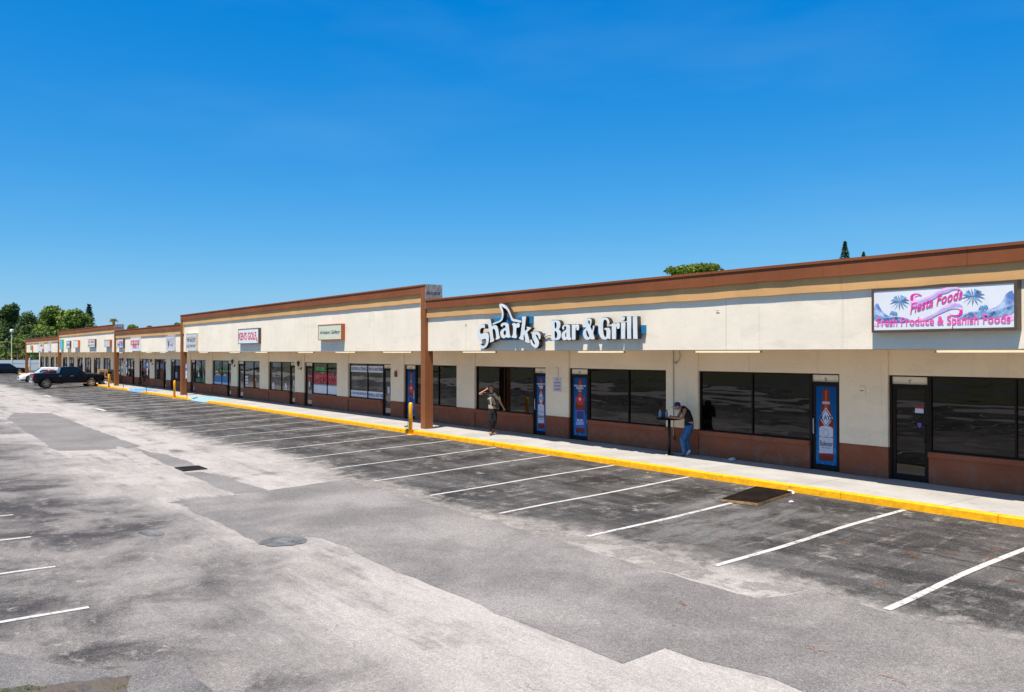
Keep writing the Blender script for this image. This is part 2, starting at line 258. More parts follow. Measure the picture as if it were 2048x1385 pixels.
MT['rooftile'] = plain('terracotta_roof', (.26, .09, .055), .8, var=.2)
MT['lampglow'] = plain('lit_tube', (.85, .78, .60), .4, **{'Emission Color': (1, .86, .58, 1), 'Emission Strength': .42})
MT['bottleclear'] = plain('bottle_plastic', (.30, .42, .52), .15); MT['grating'] = plain('rusty_iron', (.035, .03, .028), .8, .3)

# ------------------------------------------------------------------ mesh building
class MB:
    def __init__(s): s.v = []; s.f = []
    def quad(s, *p):
        i = len(s.v); s.v += [tuple(map(float, q)) for q in p]; s.f.append(tuple(range(i, i+len(p)))); return s
    def box(s, a, b):
        (x0, y0, z0), (x1, y1, z1) = a, b; x0, x1 = min(x0, x1), max(x0, x1); y0, y1 = min(y0, y1), max(y0, y1); z0, z1 = min(z0, z1), max(z0, z1)
        i = len(s.v); s.v += [(x0, y0, z0), (x1, y0, z0), (x1, y1, z0), (x0, y1, z0), (x0, y0, z1), (x1, y0, z1), (x1, y1, z1), (x0, y1, z1)]
        s.f += [tuple(i+k for k in q) for q in ((0, 3, 2, 1), (4, 5, 6, 7), (0, 1, 5, 4), (1, 2, 6, 5), (2, 3, 7, 6), (3, 0, 4, 7))]; return s
    def tube(s, pts, r, n=8, cap=True):
        pts = [Vector(p) for p in pts]; r = r if isinstance(r, (list, tuple)) else [r]*len(pts); rings = []
        for k, p in enumerate(pts):
            d = (pts[min(k+1, len(pts)-1)]-pts[max(k-1, 0)]).normalized(); a = d.orthogonal().normalized() if abs(d.z) < .99 else Vector((1, 0, 0)); a = (a-d*a.dot(d)).normalized()
            if k and rings: a = (pa-d*pa.dot(d)).normalized()
            pa = a; b = d.cross(a); i = len(s.v)
            for q in range(n):
                t = 2*math.pi*q/n; s.v.append(tuple(p+(a*math.cos(t)+b*math.sin(t))*r[k]))
            rings.append(i)
        for i, j in zip(rings, rings[1:]):
            for q in range(n): s.f.append((i+q, i+(q+1) % n, j+(q+1) % n, j+q))
        if cap: s.f.append(tuple(rings[0]+q for q in reversed(range(n)))); s.f.append(tuple(rings[-1]+q for q in range(n)))
        return s
    def lathe(s, c, prof, n=16):
        c = Vector(c); rings = []
        for rr, z in prof:
            i = len(s.v); rings.append(i)
            for q in range(n): t = 2*math.pi*q/n; s.v.append((c.x+rr*math.cos(t), c.y+rr*math.sin(t), c.z+z))
        for i, j in zip(rings, rings[1:]):
            for q in range(n): s.f.append((i+q, i+(q+1) % n, j+(q+1) % n, j+q))
        s.f.append(tuple(rings[0]+q for q in reversed(range(n)))); s.f.append(tuple(rings[-1]+q for q in range(n))); return s
    def ball(s, c, r, n=10, m=6):
        r = r if isinstance(r, (tuple, list)) else (r, r, r); i0 = len(s.v)
        s.v.append((c[0], c[1], c[2]-r[2]))
        for a in range(1, m):
            ph = math.pi*a/m
            for q in range(n): t = 2*math.pi*q/n; s.v.append((c[0]+r[0]*math.sin(ph)*math.cos(t), c[1]+r[1]*math.sin(ph)*math.sin(t), c[2]-r[2]*math.cos(ph)))
        s.v.append((c[0], c[1], c[2]+r[2])); e = len(s.v)-1
        for q in range(n): s.f.append((i0, i0+1+(q+1) % n, i0+1+q)); s.f.append((e, e-n+q, e-n+(q+1) % n))
        for a in range(m-2):
            for q in range(n): b = i0+1+a*n; s.f.append((b+q, b+(q+1) % n, b+n+(q+1) % n, b+n+q))
        return s
    def build(s, name, mat, par=None, smooth=False, bev=0):
        me = bpy.data.meshes.new(name); me.from_pydata(s.v, [], s.f); me.update()
        return link(name, me, mat, par, smooth, bev)
def link(name, me, mat, par=None, smooth=False, bev=0):
    if mat is not None: me.materials.append(MT[mat] if isinstance(mat, str) else mat)
    if smooth:
        me.polygons.foreach_set('use_smooth', [True]*len(me.polygons))
    o = bpy.data.objects.new(name, me); COL.objects.link(o)
    if par is not None: o.parent = par; o.matrix_parent_inverse = Matrix.Translation(-wloc(par)) if True else None
    if bev:
        b = o.modifiers.new('bevel', 'BEVEL'); b.width = bev; b.segments = 2; b.limit_method = 'ANGLE'
    return o
_W = {}
def wloc(o):
    # world location of an unrotated chain of Empties and meshes
    return _W.get(o.name, Vector((0, 0, 0)))
def tag(o, label=None, cat=None, group=None, kind=None):
    if label: o['label'] = label
    if cat: o['category'] = cat
    if group: o['group'] = group
    if kind: o['kind'] = kind
    return o
def thing(name, loc, label, cat, group=None):
    o = bpy.data.objects.new(name, None); COL.objects.link(o); o.location = loc; o.empty_display_size = .2; _W[o.name] = Vector(loc)
    return tag(o, label, cat, group)
def local(name, loc, label, cat, group=None, rz=0):
    # a thing whose parts are modelled round its own origin
    o = thing(name, loc, label, cat, group); _W[o.name] = Vector((0, 0, 0)); o.rotation_euler = (0, 0, rz); return o
def children_of(o): return [c for c in bpy.data.objects if c.parent == o]
def copy_thing(root, loc, rz, label):
    kids = {}
    for ob in bpy.data.objects:
        if ob.parent: kids.setdefault(ob.parent.name, []).append(ob)
    def rec(o, par):
        c = o.copy(); COL.objects.link(c)
        if par: c.parent = par
        for k in kids.get(o.name, []): rec(k, c)
        return c
    r = rec(root, None); r.location = loc; r.rotation_euler = (0, 0, rz)
    if label: r['label'] = label
    return r
def poly3(loops, depth, axis_map, name, mat, par=None, bev=0):
    """filled outline with holes (2D loops) extruded by depth; axis_map turns (u, v, w) into a point"""
    cu = bpy.data.curves.new('c', 'CURVE'); cu.dimensions = '2D'; cu.fill_mode = 'BOTH'; cu.extrude = depth/2; cu.bevel_depth = bev
    for lp in loops:
        sp = cu.splines.new('POLY'); sp.points.add(len(lp)-1); sp.use_cyclic_u = True
        for k, (a, b) in enumerate(lp): sp.points[k].co = (a, b, 0, 1)
    t = bpy.data.objects.new('t', cu); me = bpy.data.meshes.new_from_object(t)
    for v in me.vertices: v.co = axis_map(v.co.x, v.co.y, v.co.z)
    bpy.data.objects.remove(t); bpy.data.curves.remove(cu); me.name = name; me.update()
    return link(name, me, mat, par)
def smoothloop(lp, it=1):
    for _ in range(it):
        q = []
        for (a, b) in zip(lp, lp[1:]+lp[:1]):
            q += [(a[0]*.75+b[0]*.25, a[1]*.75+b[1]*.25), (a[0]*.25+b[0]*.75, a[1]*.25+b[1]*.75)]
        lp = q
    return lp
def text(body, x0, x1, z0, z1, Y, mat, par, name='lettering', ext=.002, bold=0.0, shear=0, curve=None):
    cu = bpy.data.curves.new('txt', 'FONT'); cu.body = body; cu.extrude = ext; cu.offset = bold*.7; cu.shear = shear; cu.resolution_u = 3
    t = bpy.data.objects.new('t', cu); me = bpy.data.meshes.new_from_object(t)
    co = np.array([v.co[:] for v in me.vertices]); mn, mx = co.min(0), co.max(0)
    for v in me.vertices:
        u = (v.co.x-mn[0])/(mx[0]-mn[0]); q = (v.co.y-mn[1])/(mx[1]-mn[1])
        dz = curve(u) if curve else 0
        v.co = (x0+(x1-x0)*u, Y - v.co.z - ext, z0+(z1-z0)*q+dz)
    me.flip_normals() if False else None
    bpy.data.objects.remove(t); bpy.data.curves.remove(cu); me.name = name; me.update()
    o = link(name, me, mat, par); return o
def wallbox(name, x0, x1, y0, y1, z0, z1, mat, par=None, bev=0): return MB().box((x0, y0, z0), (x1, y1, z1)).build(name, mat, par, bev=bev)
def shape(pts, Y, name, mat, par, th=.003, sm=0):
    if sm: pts = smoothloop(pts, sm)
    return poly3([pts], th, lambda u, v, w: (u, Y+w, v), name, mat, par)

# ------------------------------------------------------------------ ground
ys = [-400, -120, -60] + list(np.arange(-40, 15.9, .5)) + [15.9, 16.0, 60, 160, 500]; xs = [-900, -300, -200, -170, -150, -120, -90, -60, -40, -20, 0, 20, 60, 300]
vv = [(x, y, zg(y)) for y in ys for x in xs]; nx = len(xs); ff = [(j*nx+i, j*nx+i+1, (j+1)*nx+i+1, (j+1)*nx+i) for j in range(len(ys)-1) for i in range(nx-1)]
me = bpy.data.meshes.new('parking_lot'); me.from_pydata(vv, [], ff); me.update(); lot = tag(link('parking_lot', me, 'asphalt'), kind='structure')
def sheet(pts, name, mat, dz=.004, par=lot, rag=.05, label=None, seg=.35):
    P = [Vector((p[0], p[1])) for p in pts]; Q = []
    for a, b in zip(P, P[1:]+P[:1]):
        L = (b-a).length; n = max(1, min(60, int(L/seg)))
        for k in range(n):
            q = a.lerp(b, k/n); s_ = min(rag, L*.1) if L > .3 else 0
            if k: q = q+Vector((random.uniform(-1, 1), random.uniform(-1, 1)))*s_
            Q.append(q)
    cu = bpy.data.curves.new('c', 'CURVE'); cu.dimensions = '2D'; cu.fill_mode = 'FRONT'; sp = cu.splines.new('POLY'); sp.points.add(len(Q)-1); sp.use_cyclic_u = True
    for k, q in enumerate(Q): sp.points[k].co = (q.x, q.y, 0, 1)
    t = bpy.data.objects.new('t', cu); me = bpy.data.meshes.new_from_object(t); bpy.data.objects.remove(t); bpy.data.curves.remove(cu)
    bm = bmesh.new(); bm.from_mesh(me); lo = min(q.y for q in Q); hi = max(q.y for q in Q)
    for y in ys:
        if lo < y < hi: bmesh.ops.bisect_plane(bm, geom=bm.verts[:]+bm.edges[:]+bm.faces[:], plane_co=(0, y, 0), plane_no=(0, 1, 0))
    bmesh.ops.recalc_face_normals(bm, faces=bm.faces)
    for v in bm.verts: v.co.z = gz(v.co.y)+dz
    if bm.faces and sum(f.normal.z*f.calc_area() for f in bm.faces) < 0: bmesh.ops.reverse_faces(bm, faces=bm.faces)
    bm.to_mesh(me); bm.free(); me.name = name; o = link(name, me, mat, par)
    if label: o['label'] = label
    return o
_ys = np.array(ys, float); _zs = np.array([zg(y) for y in ys])
def gz(y): return float(np.interp(y, _ys, _zs))
G = lambda L: [gp(*q)[:2] for q in L]
sheet(G([(336, 1006), (400, 997), (469, 991), (533, 982), (600, 973), (685, 961), (705, 964), (775, 984), (837, 1000), (893, 1015), (940, 1032), (998, 1044), (1050, 1062), (1130, 1086), (1211, 1112), (1305, 1140), (1420, 1172), (1520, 1198), (1570, 1192), (1625, 1179), (1700, 1203), (1773, 1226), (1850, 1240), (1940, 1258), (2048, 1283), (2500, 1400), (2500, 2100), (1607, 1385), (1547, 1358), (1400, 1322), (1330, 1297), (1290, 1312), (1245, 1328), (1200, 1310), (1101, 1270), (1027, 1240), (895, 1184), (772, 1134), (699, 1096), (640, 1076), (612, 1073), (560, 1080), (518, 1090), (469, 1060), (410, 1034), (363, 1008)]),
      'asphalt_patch', 'patchA', label='large grey patch of newer asphalt across the drive aisle')
sheet(G([(29, 826), (102, 827), (126, 836), (173, 854), (234, 876), (264, 887), (281, 893), (256, 897), (234, 893), (234, 898), (164, 901), (117, 902), (97, 896), (88, 885), (47, 861), (14, 838)]), 'asphalt_patch', 'patchB')
sheet(G([(273, 898), (302, 906), (328, 908), (378, 924), (404, 939), (355, 939), (337, 931), (293, 910)]), 'asphalt_patch', 'patchB')
sheet(G([(366, 946), (402, 944), (445, 952), (480, 965), (536, 981), (470, 989), (439, 977), (404, 961)]), 'asphalt_patch', 'patchB')
sheet(G([(-40, 1300), (268, 1351), (275, 1331), (299, 1319), (360, 1322), (384, 1351), (430, 1385), (520, 1600), (60, 1600)]), 'asphalt_patch', 'patchD')
sheet(G([(-90, 1395), (29, 1376), (146, 1364), (264, 1352), (255, 1386), (200, 1560), (-300, 1560)]), 'dirt_bed', 'dirt', .006, rag=.05, seg=.12)
sheet(G([(274, 1066), (285, 1062), (310, 1061), (328, 1064), (330, 1069), (318, 1073), (295, 1073)]), 'cement_patch', 'cement', .008, rag=.02)
DS = lambda L, mt='dust', dz=.006, rag=.07: sheet(G(L), 'sand_film', mt, dz, rag=rag)
DS([(1195, 1104), (1270, 1095), (1330, 1112), (1420, 1142), (1500, 1165), (1560, 1166), (1620, 1178), (1528, 1201), (1440, 1172), (1340, 1145), (1262, 1132)])
DS([(1050, 1045), (1120, 1062), (1180, 1076), (1250, 1083), (1235, 1090), (1180, 1088), (1130, 1087), (1090, 1076), (1045, 1060)])
DS([(700, 957), (780, 967), (850, 990), (900, 1006), (960, 1020), (1010, 1040), (1000, 1048), (940, 1034), (880, 1014), (800, 992), (720, 968)])
DS([(1260, 1030), (1330, 1010), (1420, 1006), (1500, 1018), (1570, 1008), (1640, 1014), (1660, 1040), (1610, 1060), (1520, 1100), (1400, 1090), (1320, 1085), (1260, 1078), (1330, 1055)], 'dustthin')
DS([(560, 1100), (700, 1110), (880, 1190), (1080, 1280), (1260, 1360), (1180, 1420), (900, 1330), (700, 1200), (560, 1130)], 'dustpale', .002)
DS([(300, 960), (420, 965), (480, 985), (430, 996), (350, 1000), (420, 1020), (300, 1010), (240, 985)], 'dustpale', .002); DS([(140, 905), (300, 915), (350, 945), (250, 950), (140, 930)], 'dustpale', .002)
DS([(440, 925), (560, 930), (690, 955), (600, 972), (520, 975), (450, 950)], 'dustpale', .002)
# painted stripes
def stripe(x, y0, y1, mat='stripe', wd=.10, x2=None, dz=.008):
    x2 = x if x2 is None else x2; n = max(2, int(abs(y1-y0)/.5)); ph = random.uniform(0, 6)
    b = MB(); L = [y0+(y1-y0)*k/n for k in range(n+1)]; L = sorted(set(L+[y for y in ys if min(y0, y1) < y < max(y0, y1)]), reverse=y1 < y0); pr = None
    for y in L:
        xx = x+(x2-x)*(y-y0)/(y1-y0)+.025*math.sin(y*1.4+ph)+random.uniform(-.004, .004); r = [(xx-wd/2, y, gz(y)+dz), (xx+wd/2, y, gz(y)+dz)]
        if pr: b.quad(pr[0], pr[1], r[1], r[0])
        pr = r
    return b.build('parking_stripe', mat, lot)
def cross(x0, x1, y, wd=.12, mat='stripe'): return MB().quad((x0, y-wd/2, gz(y-wd/2)+.008), (x1, y-wd/2, gz(y-wd/2)+.008), (x1, y+wd/2, gz(y+wd/2)+.008), (x0, y+wd/2, gz(y+wd/2)+.008)).build('parking_stripe', mat, lot)
X0 = -5.46
for k in range(-3, 47):
    x = X0-2.67*k
    if k in (2,): stripe(x-.02, 10.0, 15.6, 'stripe', .11)
    else: stripe(x, 10.15 if k < 3 else 10.0, 15.82, 'wornstripe' if 9 < k < 16 else 'stripe', .11 if k < 3 else (.10 if k < 16 else .13))
for xa in (X0-2.67*17, X0-2.67*24):     # access aisles beside the ramps
    cross(xa-2.6, xa, 10.1, .22)
    for q in range(4): stripe(xa-2.55, 10.6+q*1.25, 11.9+q*1.25, 'stripe', .17, xa-.1, .012)
for k in range(0, 45):
    x = -12.0-2.62*k
    stripe(x, 2.2, -3.2, 'stripe' if k < 8 else 'wornstripe', .10); stripe(x, -3.4, -8.8, 'stripe', .13)
cross(-130, 0, -3.3, .1, 'wornstripe')
for k in range(-6, 40): stripe(-8-2.7*k, -16.5, -22, 'stripe', .16)
# grass and road behind the camera, seen only in the windows
def flat(name, x0, x1, y0, y1, z, mat): return tag(MB().quad((x0, y0, z), (x1, y0, z), (x1, y1, z), (x0, y1, z)).build(name, mat), kind='structure')
flat('grass_verge', -300, 80, -34, -23, -.22, 'grass'); flat('road', -600, 300, -48, -34, -.235, 'road'); flat('grass_verge', -600, 300, -200, -48, -.22, 'grass')
flat('grass_verge', -230, -158, -120, 120, .02, 'grass'); flat('grass_verge', -300, 60, 40, 300, .02, 'grass'); flat('grass_verge', -900, -230, -120, 300, .015, 'grass')
# storm drain, manhole
c4 = [gp(*q) for q in [(354, 939), (404, 939), (397, 934), (357, 935)]]
gx, gy = -24.75, 7.2; dr = thing('storm_drain', (gx, gy, gz(gy)), 'rusty iron storm drain grate set in the pale drive aisle', 'drain')
MB().quad((gx-.38, gy-.30, gz(gy)+.006), (gx+.38, gy-.30, gz(gy)+.006), (gx+.38, gy+.30, gz(gy)+.006), (gx-.38, gy+.30, gz(gy)+.006)).build('pit_shade_sheet', 'underbody', dr)  # flat black sheet on the asphalt, painted shade in place of a real hole
zz0 = gz(gy); b = MB().box((gx-.42, gy-.34, zz0+.002), (gx-.38, gy+.34, zz0+.03)).box((gx+.38, gy-.34, zz0+.002), (gx+.42, gy+.34, zz0+.03)).box((gx-.38, gy-.34, zz0+.002), (gx+.38, gy-.30, zz0+.03)).box((gx-.38, gy+.30, zz0+.002), (gx+.38, gy+.34, zz0+.03)); b.build('frame', 'grating', dr)
for k in range(6): xq = gx-.30+k*.12; MB().box((xq-.016, gy-.30, zz0+.008), (xq+.016, gy+.30, zz0+.026)).build('bar', 'grating', dr)
for k in range(4): yq = gy-.21+k*.14; MB().box((gx-.38, yq-.010, zz0+.007), (gx+.38, yq+.010, zz0+.024)).build('cross_bar', 'grating', dr)
mc = gp(568, 1084); mh = thing('manhole', (mc[0], mc[1], gz(mc[1])), 'round manhole cover in a grey cement collar on the aisle', 'manhole')
b = MB(); n = 26; ring = [(mc[0]+(.38+random.uniform(-.04, .05))*math.cos(6.283*k/n), mc[1]+(.40+random.uniform(-.04, .05))*math.sin(6.283*k/n)) for k in range(n)]
o = sheet(ring, 'collar', 'cement', .010, mh, 0, seg=9)
MB().lathe((mc[0]-.08, mc[1]-.03, gz(mc[1])+.004), [(.24, 0), (.24, .008), (.225, .010)], 24).build('cover', 'cement', mh)

# ------------------------------------------------------------------ walk and kerb
XR, XL = 9.0, -137.6
YW = 18.45                     # pier face
gaps = [(-55.2, -51.7), (-71.6, -67.7)]
wb_ = MB().box((XL-2, 16.8, -.1), (XR, 19.2, .15)); xs_ = [XL-2, gaps[1][0]-.5, gaps[1][1]+.5, gaps[0][0]-.5, gaps[0][1]+.5, XR]
for q in (0, 2, 4): wb_.box((xs_[q], 16.04, -.1), (xs_[q+1], 16.799, .15))
walk = tag(wb_.build('sidewalk', 'walk'), kind='structure')
def inside_gap(x): return any(a-.01 < x < b+.01 for a, b in gaps)
edges = sorted(set([XL-2, XR]+[g for p_ in gaps for g in p_]+[x for x in np.arange(XL, XR, 3.05) if not any(a-.6 < x < b+.6 for a, b in gaps)]))
kb = tag(MB().box((XL-2, 15.935, -.2), (XR, 16.038, -.02)).build('kerb_footing', 'walk'), kind='structure')
for a, b_ in zip(edges, edges[1:]):
    if any(g0-.01 <= a and b_ <= g1+.01 for g0, g1 in gaps): continue
    m_ = MB(); j = random.uniform(-.006, .006); n = max(2, int((b_-a)/.5)); pr = None
    t0 = .0
    for k in range(n+1):
        x = a+.006+(b_-a-.012)*k/n; wv_ = random.uniform(-.004, .004)+j
        h = .152
        for g0, g1 in gaps:
            if abs(a-g1) < .01 and k == 0: h = .06
            if abs(b_-g0) < .01 and k == n: h = .06
        r = [(x, 15.885+wv_, -.06), (x, 15.895+wv_, h-.02), (x, 15.915+wv_, h), (x, 16.045, h+.003), (x, 16.045, -.06)]
        if pr:
            for q in range(4): m_.quad(pr[q], r[q], r[q+1], pr[q+1])
        else: m_.quad(*r[::-1])
        pr = r
    m_.quad(*pr); m_.build('kerb_segment', 'kerb', kb, smooth=False)
for (g0, g1), mt in zip(gaps, ('ramppale', 'rampblue')):
    m_ = MB().quad((g0, 15.86, .012), (g1, 15.86, .012), (g1+.5, 16.75, .157), (g0-.5, 16.75, .157)); m_.quad((g0-.5, 16.75, .157), (g1+.5, 16.75, .157), (g1+.5, 17.3, .157), (g0-.5, 17.3, .157))
    m_.quad((g0, 15.86, .012), (g0-.5, 16.75, .157), (g0-.5, 16.0, .154)); m_.quad((g1, 15.86, .012), (g1+.5, 16.0, .154), (g1+.5, 16.75, .157))
    m_.build('kerb_ramp', mt, walk)

# ------------------------------------------------------------------ the building
B = thing('shopping_plaza', (-60, 18, 0), 'long one-storey cream stucco shopping plaza with brown coping and shaded walkway', 'building')
def strip(name, x0, x1, y0, y1, z0, z1, mat, jit=.008, step=.5, par=B):
    n = max(2, int((x1-x0)/step)); m_ = MB(); pr = None
    for k in range(n+1):
        x = x0+(x1-x0)*k/n; j = random.uniform(-jit, jit); r = [(x, y0, z0+j), (x, y0, z1), (x, y1, z1), (x, y1, z0+j)]
        if pr:
            for q in range(4): m_.quad(pr[q], r[q], r[(q+1) % 4], pr[(q+1) % 4])
        else: m_.quad(*r)
        pr = r
    m_.quad(*pr[::-1]); return m_.build(name, mat, par)
SO = 3.13; YF = 16.64
cols = [-27.0, -59.0, -79.4, -108.7, -135.9]   # column right faces
secs = [(-27.0, XR, 5.06), (-59.32, -27.0, 5.65), (-79.4, -59.32, 5.03), (-109.02, -79.4, 5.58), (-136.22, -109.02, 5.03)]
for x0, x1, zt in secs:
    high = zt > 5.3; a = x0+.0; b_ = x1
    wallbox('fascia_wall', a, b_, YF, YF+.25, SO, zt-.1, 'stucco', B)
    ia, ib = (a+.322, b_-.322) if high else (a+.003, b_-.003)
    if x0 < -130: ia = a+.325
    strip('tan_trim', ia, ib, YF-.065, YF-.003, zt-.66, zt-.30, 'tan', .010)
    strip('coping', a-.02 if high else a+.002, b_+.0 if high else b_-.022, YF-.125, YF-.067, zt-.33, zt-.03, 'coping', .012)
    wallbox('coping_lip', a-.03 if high else a+.003, b_+.0 if high else b_-.032, YF-.15, YF+.12, zt-.03, zt+.03, 'coping', B)
    wallbox('coping_back', a, b_-.003, YF-.066, YF+.28, zt-.28, zt-.032, 'coping', B)
    if high:
        for xq, s_ in ((a, 1), (b_, -1)):
            wallbox('tan_trim', xq+.322*s_, xq+.46*s_, YF-.062, YF-.002, zt-1.28, zt-.64, 'tan', B)
        wallbox('parapet_return', b_+.001, b_+.03, YF-.128, YF+.62, zt-.9, zt+.03, 'ply', B)
        wallbox('parapet_cleat', b_+.031, b_+.05, YF-.12, YF+.61, zt-.26, zt-.17, 'ply', B); wallbox('parapet_cleat', b_+.031, b_+.05, YF+.52, YF+.61, zt-.9, zt-.27, 'ply', B)
        wallbox('parapet_return', a+.01, a+.06, YF+.29, YF+1.1, zt-.9, zt+.02, 'ply', B)
for i, x in enumerate(cols):
    a, b_ = (x-.32, x)
    zt = {0: 5.60, 1: 5.60, 2: 5.53, 3: 5.53, 4: 4.98}[i]
    if i in (1, 3): pass
    wallbox('column', a, b_, YF-.13, YF+.22, .15, SO-.002, 'columnb', B)
    wallbox('column_pilaster', a, b_, YF-.13, YF-.004, SO, zt, 'columnb', B)
wallbox('soffit', -136.2, XR, YF+.252, 18.60, SO+.004, SO+.06, 'soffit', B)
wallbox('roof', -136.6, XR, YF+.26, 40, 4.4, 4.5, 'roof', B)
wallbox('end_wall', XL, XL+.2, 18.9, 40, 0, 4.4, 'cream', B); wallbox('rear_wall', XL, XR, 39.8, 40, 0, 4.39, 'cream', B); wallbox('end_wall', XR-.2, XR, 18.9, 39.8, 0, 4.39, 'cream', B)
wallbox('canopy_end', -136.2, -136.0, YF+.255, 18.6, SO, 4.39, 'stucco', B)
# bays: piers, windows (frame, panes, mullions) and doors, right to left
PIERS = [(6.6, 7.6), (.5, 1.7), (-5.4, -4.2), (-11.05, -9.84), (-16.6, -15.41), (-22.16, -20.95), (-27.76, -26.5), (-33.17, -32.0), (-38.73, -37.5), (-44.07, -42.82), (-49.5, -48.1), (-54.66, -53.45), (-60.07, -58.6), (-64.9, -63.7),
         (-70.29, -69.0), (-75.45, -73.95), (-80.73, -79.1), (-85.42, -84.0), (-90.6, -89.3), (-95.34, -94), (-100.2, -98.9), (-104.9, -103.9), (-110.3, -108.4), (-114.9, -113.6), (-119.6, -118.1), (-124.6, -123.2), (-129.1, -127.6), (-133.3, -132.1), (XL, -136.7)]
ZS, ZT, ZD = .86, 2.54, 2.34
WINS = []   # (x0, x1, mullion)
DOORS = []  # (x0, x1, letter, handle side)
def D_(a, b, l, s): DOORS.append((a, b, l, s))
W_ = lambda a, b, m_: WINS.append((a, b, m_))
W_(1.7, 6.6, 4.0); W_(-3.3, .5, -1.4); D_(-4.2, -3.3, 'U', -1)
W_(-8.92, -5.4, -7.17); D_(-9.82, -8.92, 'T', 1); D_(-11.87, -11.06, 'S', -1); W_(-15.39, -11.87, -13.62); W_(-20.03, -16.6, -18.21); D_(-20.93, -20.03, 'R', 1)
D_(-22.9, -22.16, 'Q', -1); W_(-26.46, -22.9, -24.64); W_(-31.05, -27.76, -29.23); D_(-31.95, -31.05, 'P', 1); D_(-33.98, -33.17, 'O', -1); W_(-37.42, -33.98, -35.56)
W_(-41.85, -38.73, -40.07); D_(-42.78, -41.85, 'N', 1); D_(-44.9, -44.07, 'M', -1); W_(-48.05, -44.9, -46.25); W_(-52.42, -49.5, -50.73); D_(-53.4, -52.42, 'L', 1)
D_(-55.5, -54.66, 'K', -1); W_(-58.55, -55.5, -56.8); W_(-62.8, -60.07, -61.4); D_(-63.66, -62.8, 'J', 1)
prev = PIERS[13:]
for (a0, a1), (b0, b1) in zip(prev, prev[1:]):
    lo, hi = b1, a0; i = prev.index((a0, a1))
    if i % 2: D_(hi-.88, hi, '', -1); W_(lo, hi-.88, (lo+hi-.88)/2)
    else: D_(lo, lo+.88, '', 1); W_(lo+.88, hi, (lo+.88+hi)/2)
for a, b_ in PIERS:
    wallbox('pier', a, b_, YW, 18.9, .88, SO, 'cream', B, .006); wallbox('pier_base', a, b_, YW-.004, 18.9, .13, .879, 'brown', B, .006)
srt = sorted(PIERS)
for (a0, a1), (b0, b1) in zip(srt, srt[1:]):
    wallbox('lintel_wall', a1+.001, b0-.001, YW+.05, 18.9, ZT, SO, 'cream', B)
PANE_OF = {}
for (a, b_, mu) in WINS:
    dark = a > -31.5; ti = 'tint' if dark else 'shop'
    fr = MB(); fy0, fy1 = YW+.07, YW+.16; t = .038
    fr.box((a, fy0, ZS), (a+t, fy1, ZT-.002)).box((b_-t, fy0, ZS), (b_, fy1, ZT-.002)).box((a+t, fy0, ZT-t), (b_-t, fy1, ZT-.002)).box((a+t, fy0, ZS), (b_-t, fy1, ZS+t)).box((mu-t/2, fy0, ZS+t), (mu+t/2, fy1, ZT-t))
    f_ = fr.build('window_frame', 'frame', B)
    for p0, p1 in ((a+t, mu-t/2), (mu+t/2, b_-t)):
        PANE_OF[round(p0, 1)] = wallbox('pane', p0, p1, YW+.11, YW+.12, ZS+t, ZT-t, ti, f_)
    wallbox('bulkhead', a, b_, YW+.02, YW+.30, .13, ZS-.12, 'brown', B); wallbox('sill', a, b_, YW-.03, YW+.30, ZS-.119, ZS-.002, 'brown', B, .008)
DOOR_OF = {}
for (a, b_, L, sd) in DOORS:
    dark = a > -10
    j = MB().box((a, YW+.06, .13), (a+.045, YW+.18, ZT-.002)).box((b_-.045, YW+.06, .13), (b_, YW+.18, ZT-.002)).box((a+.045, YW+.06, ZD-.04), (b_-.045, YW+.18, ZD)).box((a+.045, YW+.06, ZT-.03), (b_-.045, YW+.18, ZT-.002))
    fr = j.build('door_frame', 'frame', B)
    tp = wallbox('transom_panel', a+.045, b_-.045, YW+.10, YW+.14, ZD, ZT-.03, 'cream', B)
    if L and a > -45: text(L, (a+b_)/2-.03, (a+b_)/2+.03, ZD+.02, ZD+.10, YW+.098, 'ink', tp, 'unit_letter')
    d = MB(); x0, x1, z0, z1 = a+.05, b_-.05, .155, ZD-.045; s_ = .07
    d.box((x0, YW+.09, z0), (x0+s_, YW+.14, z1)).box((x1-s_, YW+.09, z0), (x1, YW+.14, z1)).box((x0+s_, YW+.09, z1-s_), (x1-s_, YW+.14, z1)).box((x0+s_, YW+.09, z0), (x1-s_, YW+.14, z0+.14))
    dr_ = d.build('door', 'frame', B); DOOR_OF[L] = (dr_, x0+s_, x1-s_, z0+.14, z1-s_)
    wallbox('door_glass', x0+s_, x1-s_, YW+.112, YW+.12, z0+.14, z1-s_, 'tint' if dark else 'glassdoor', dr_)
    hx = x0+.05 if sd < 0 else x1-.05; hm = 'steel' if (L in 'PQS' and L) else 'blackp'
    MB().tube([(hx, YW+.088, 1.05), (hx, YW+.03, 1.05), (hx, YW+.03, 1.42), (hx, YW+.088, 1.42)], .014, 6).build('handle', hm, dr_)

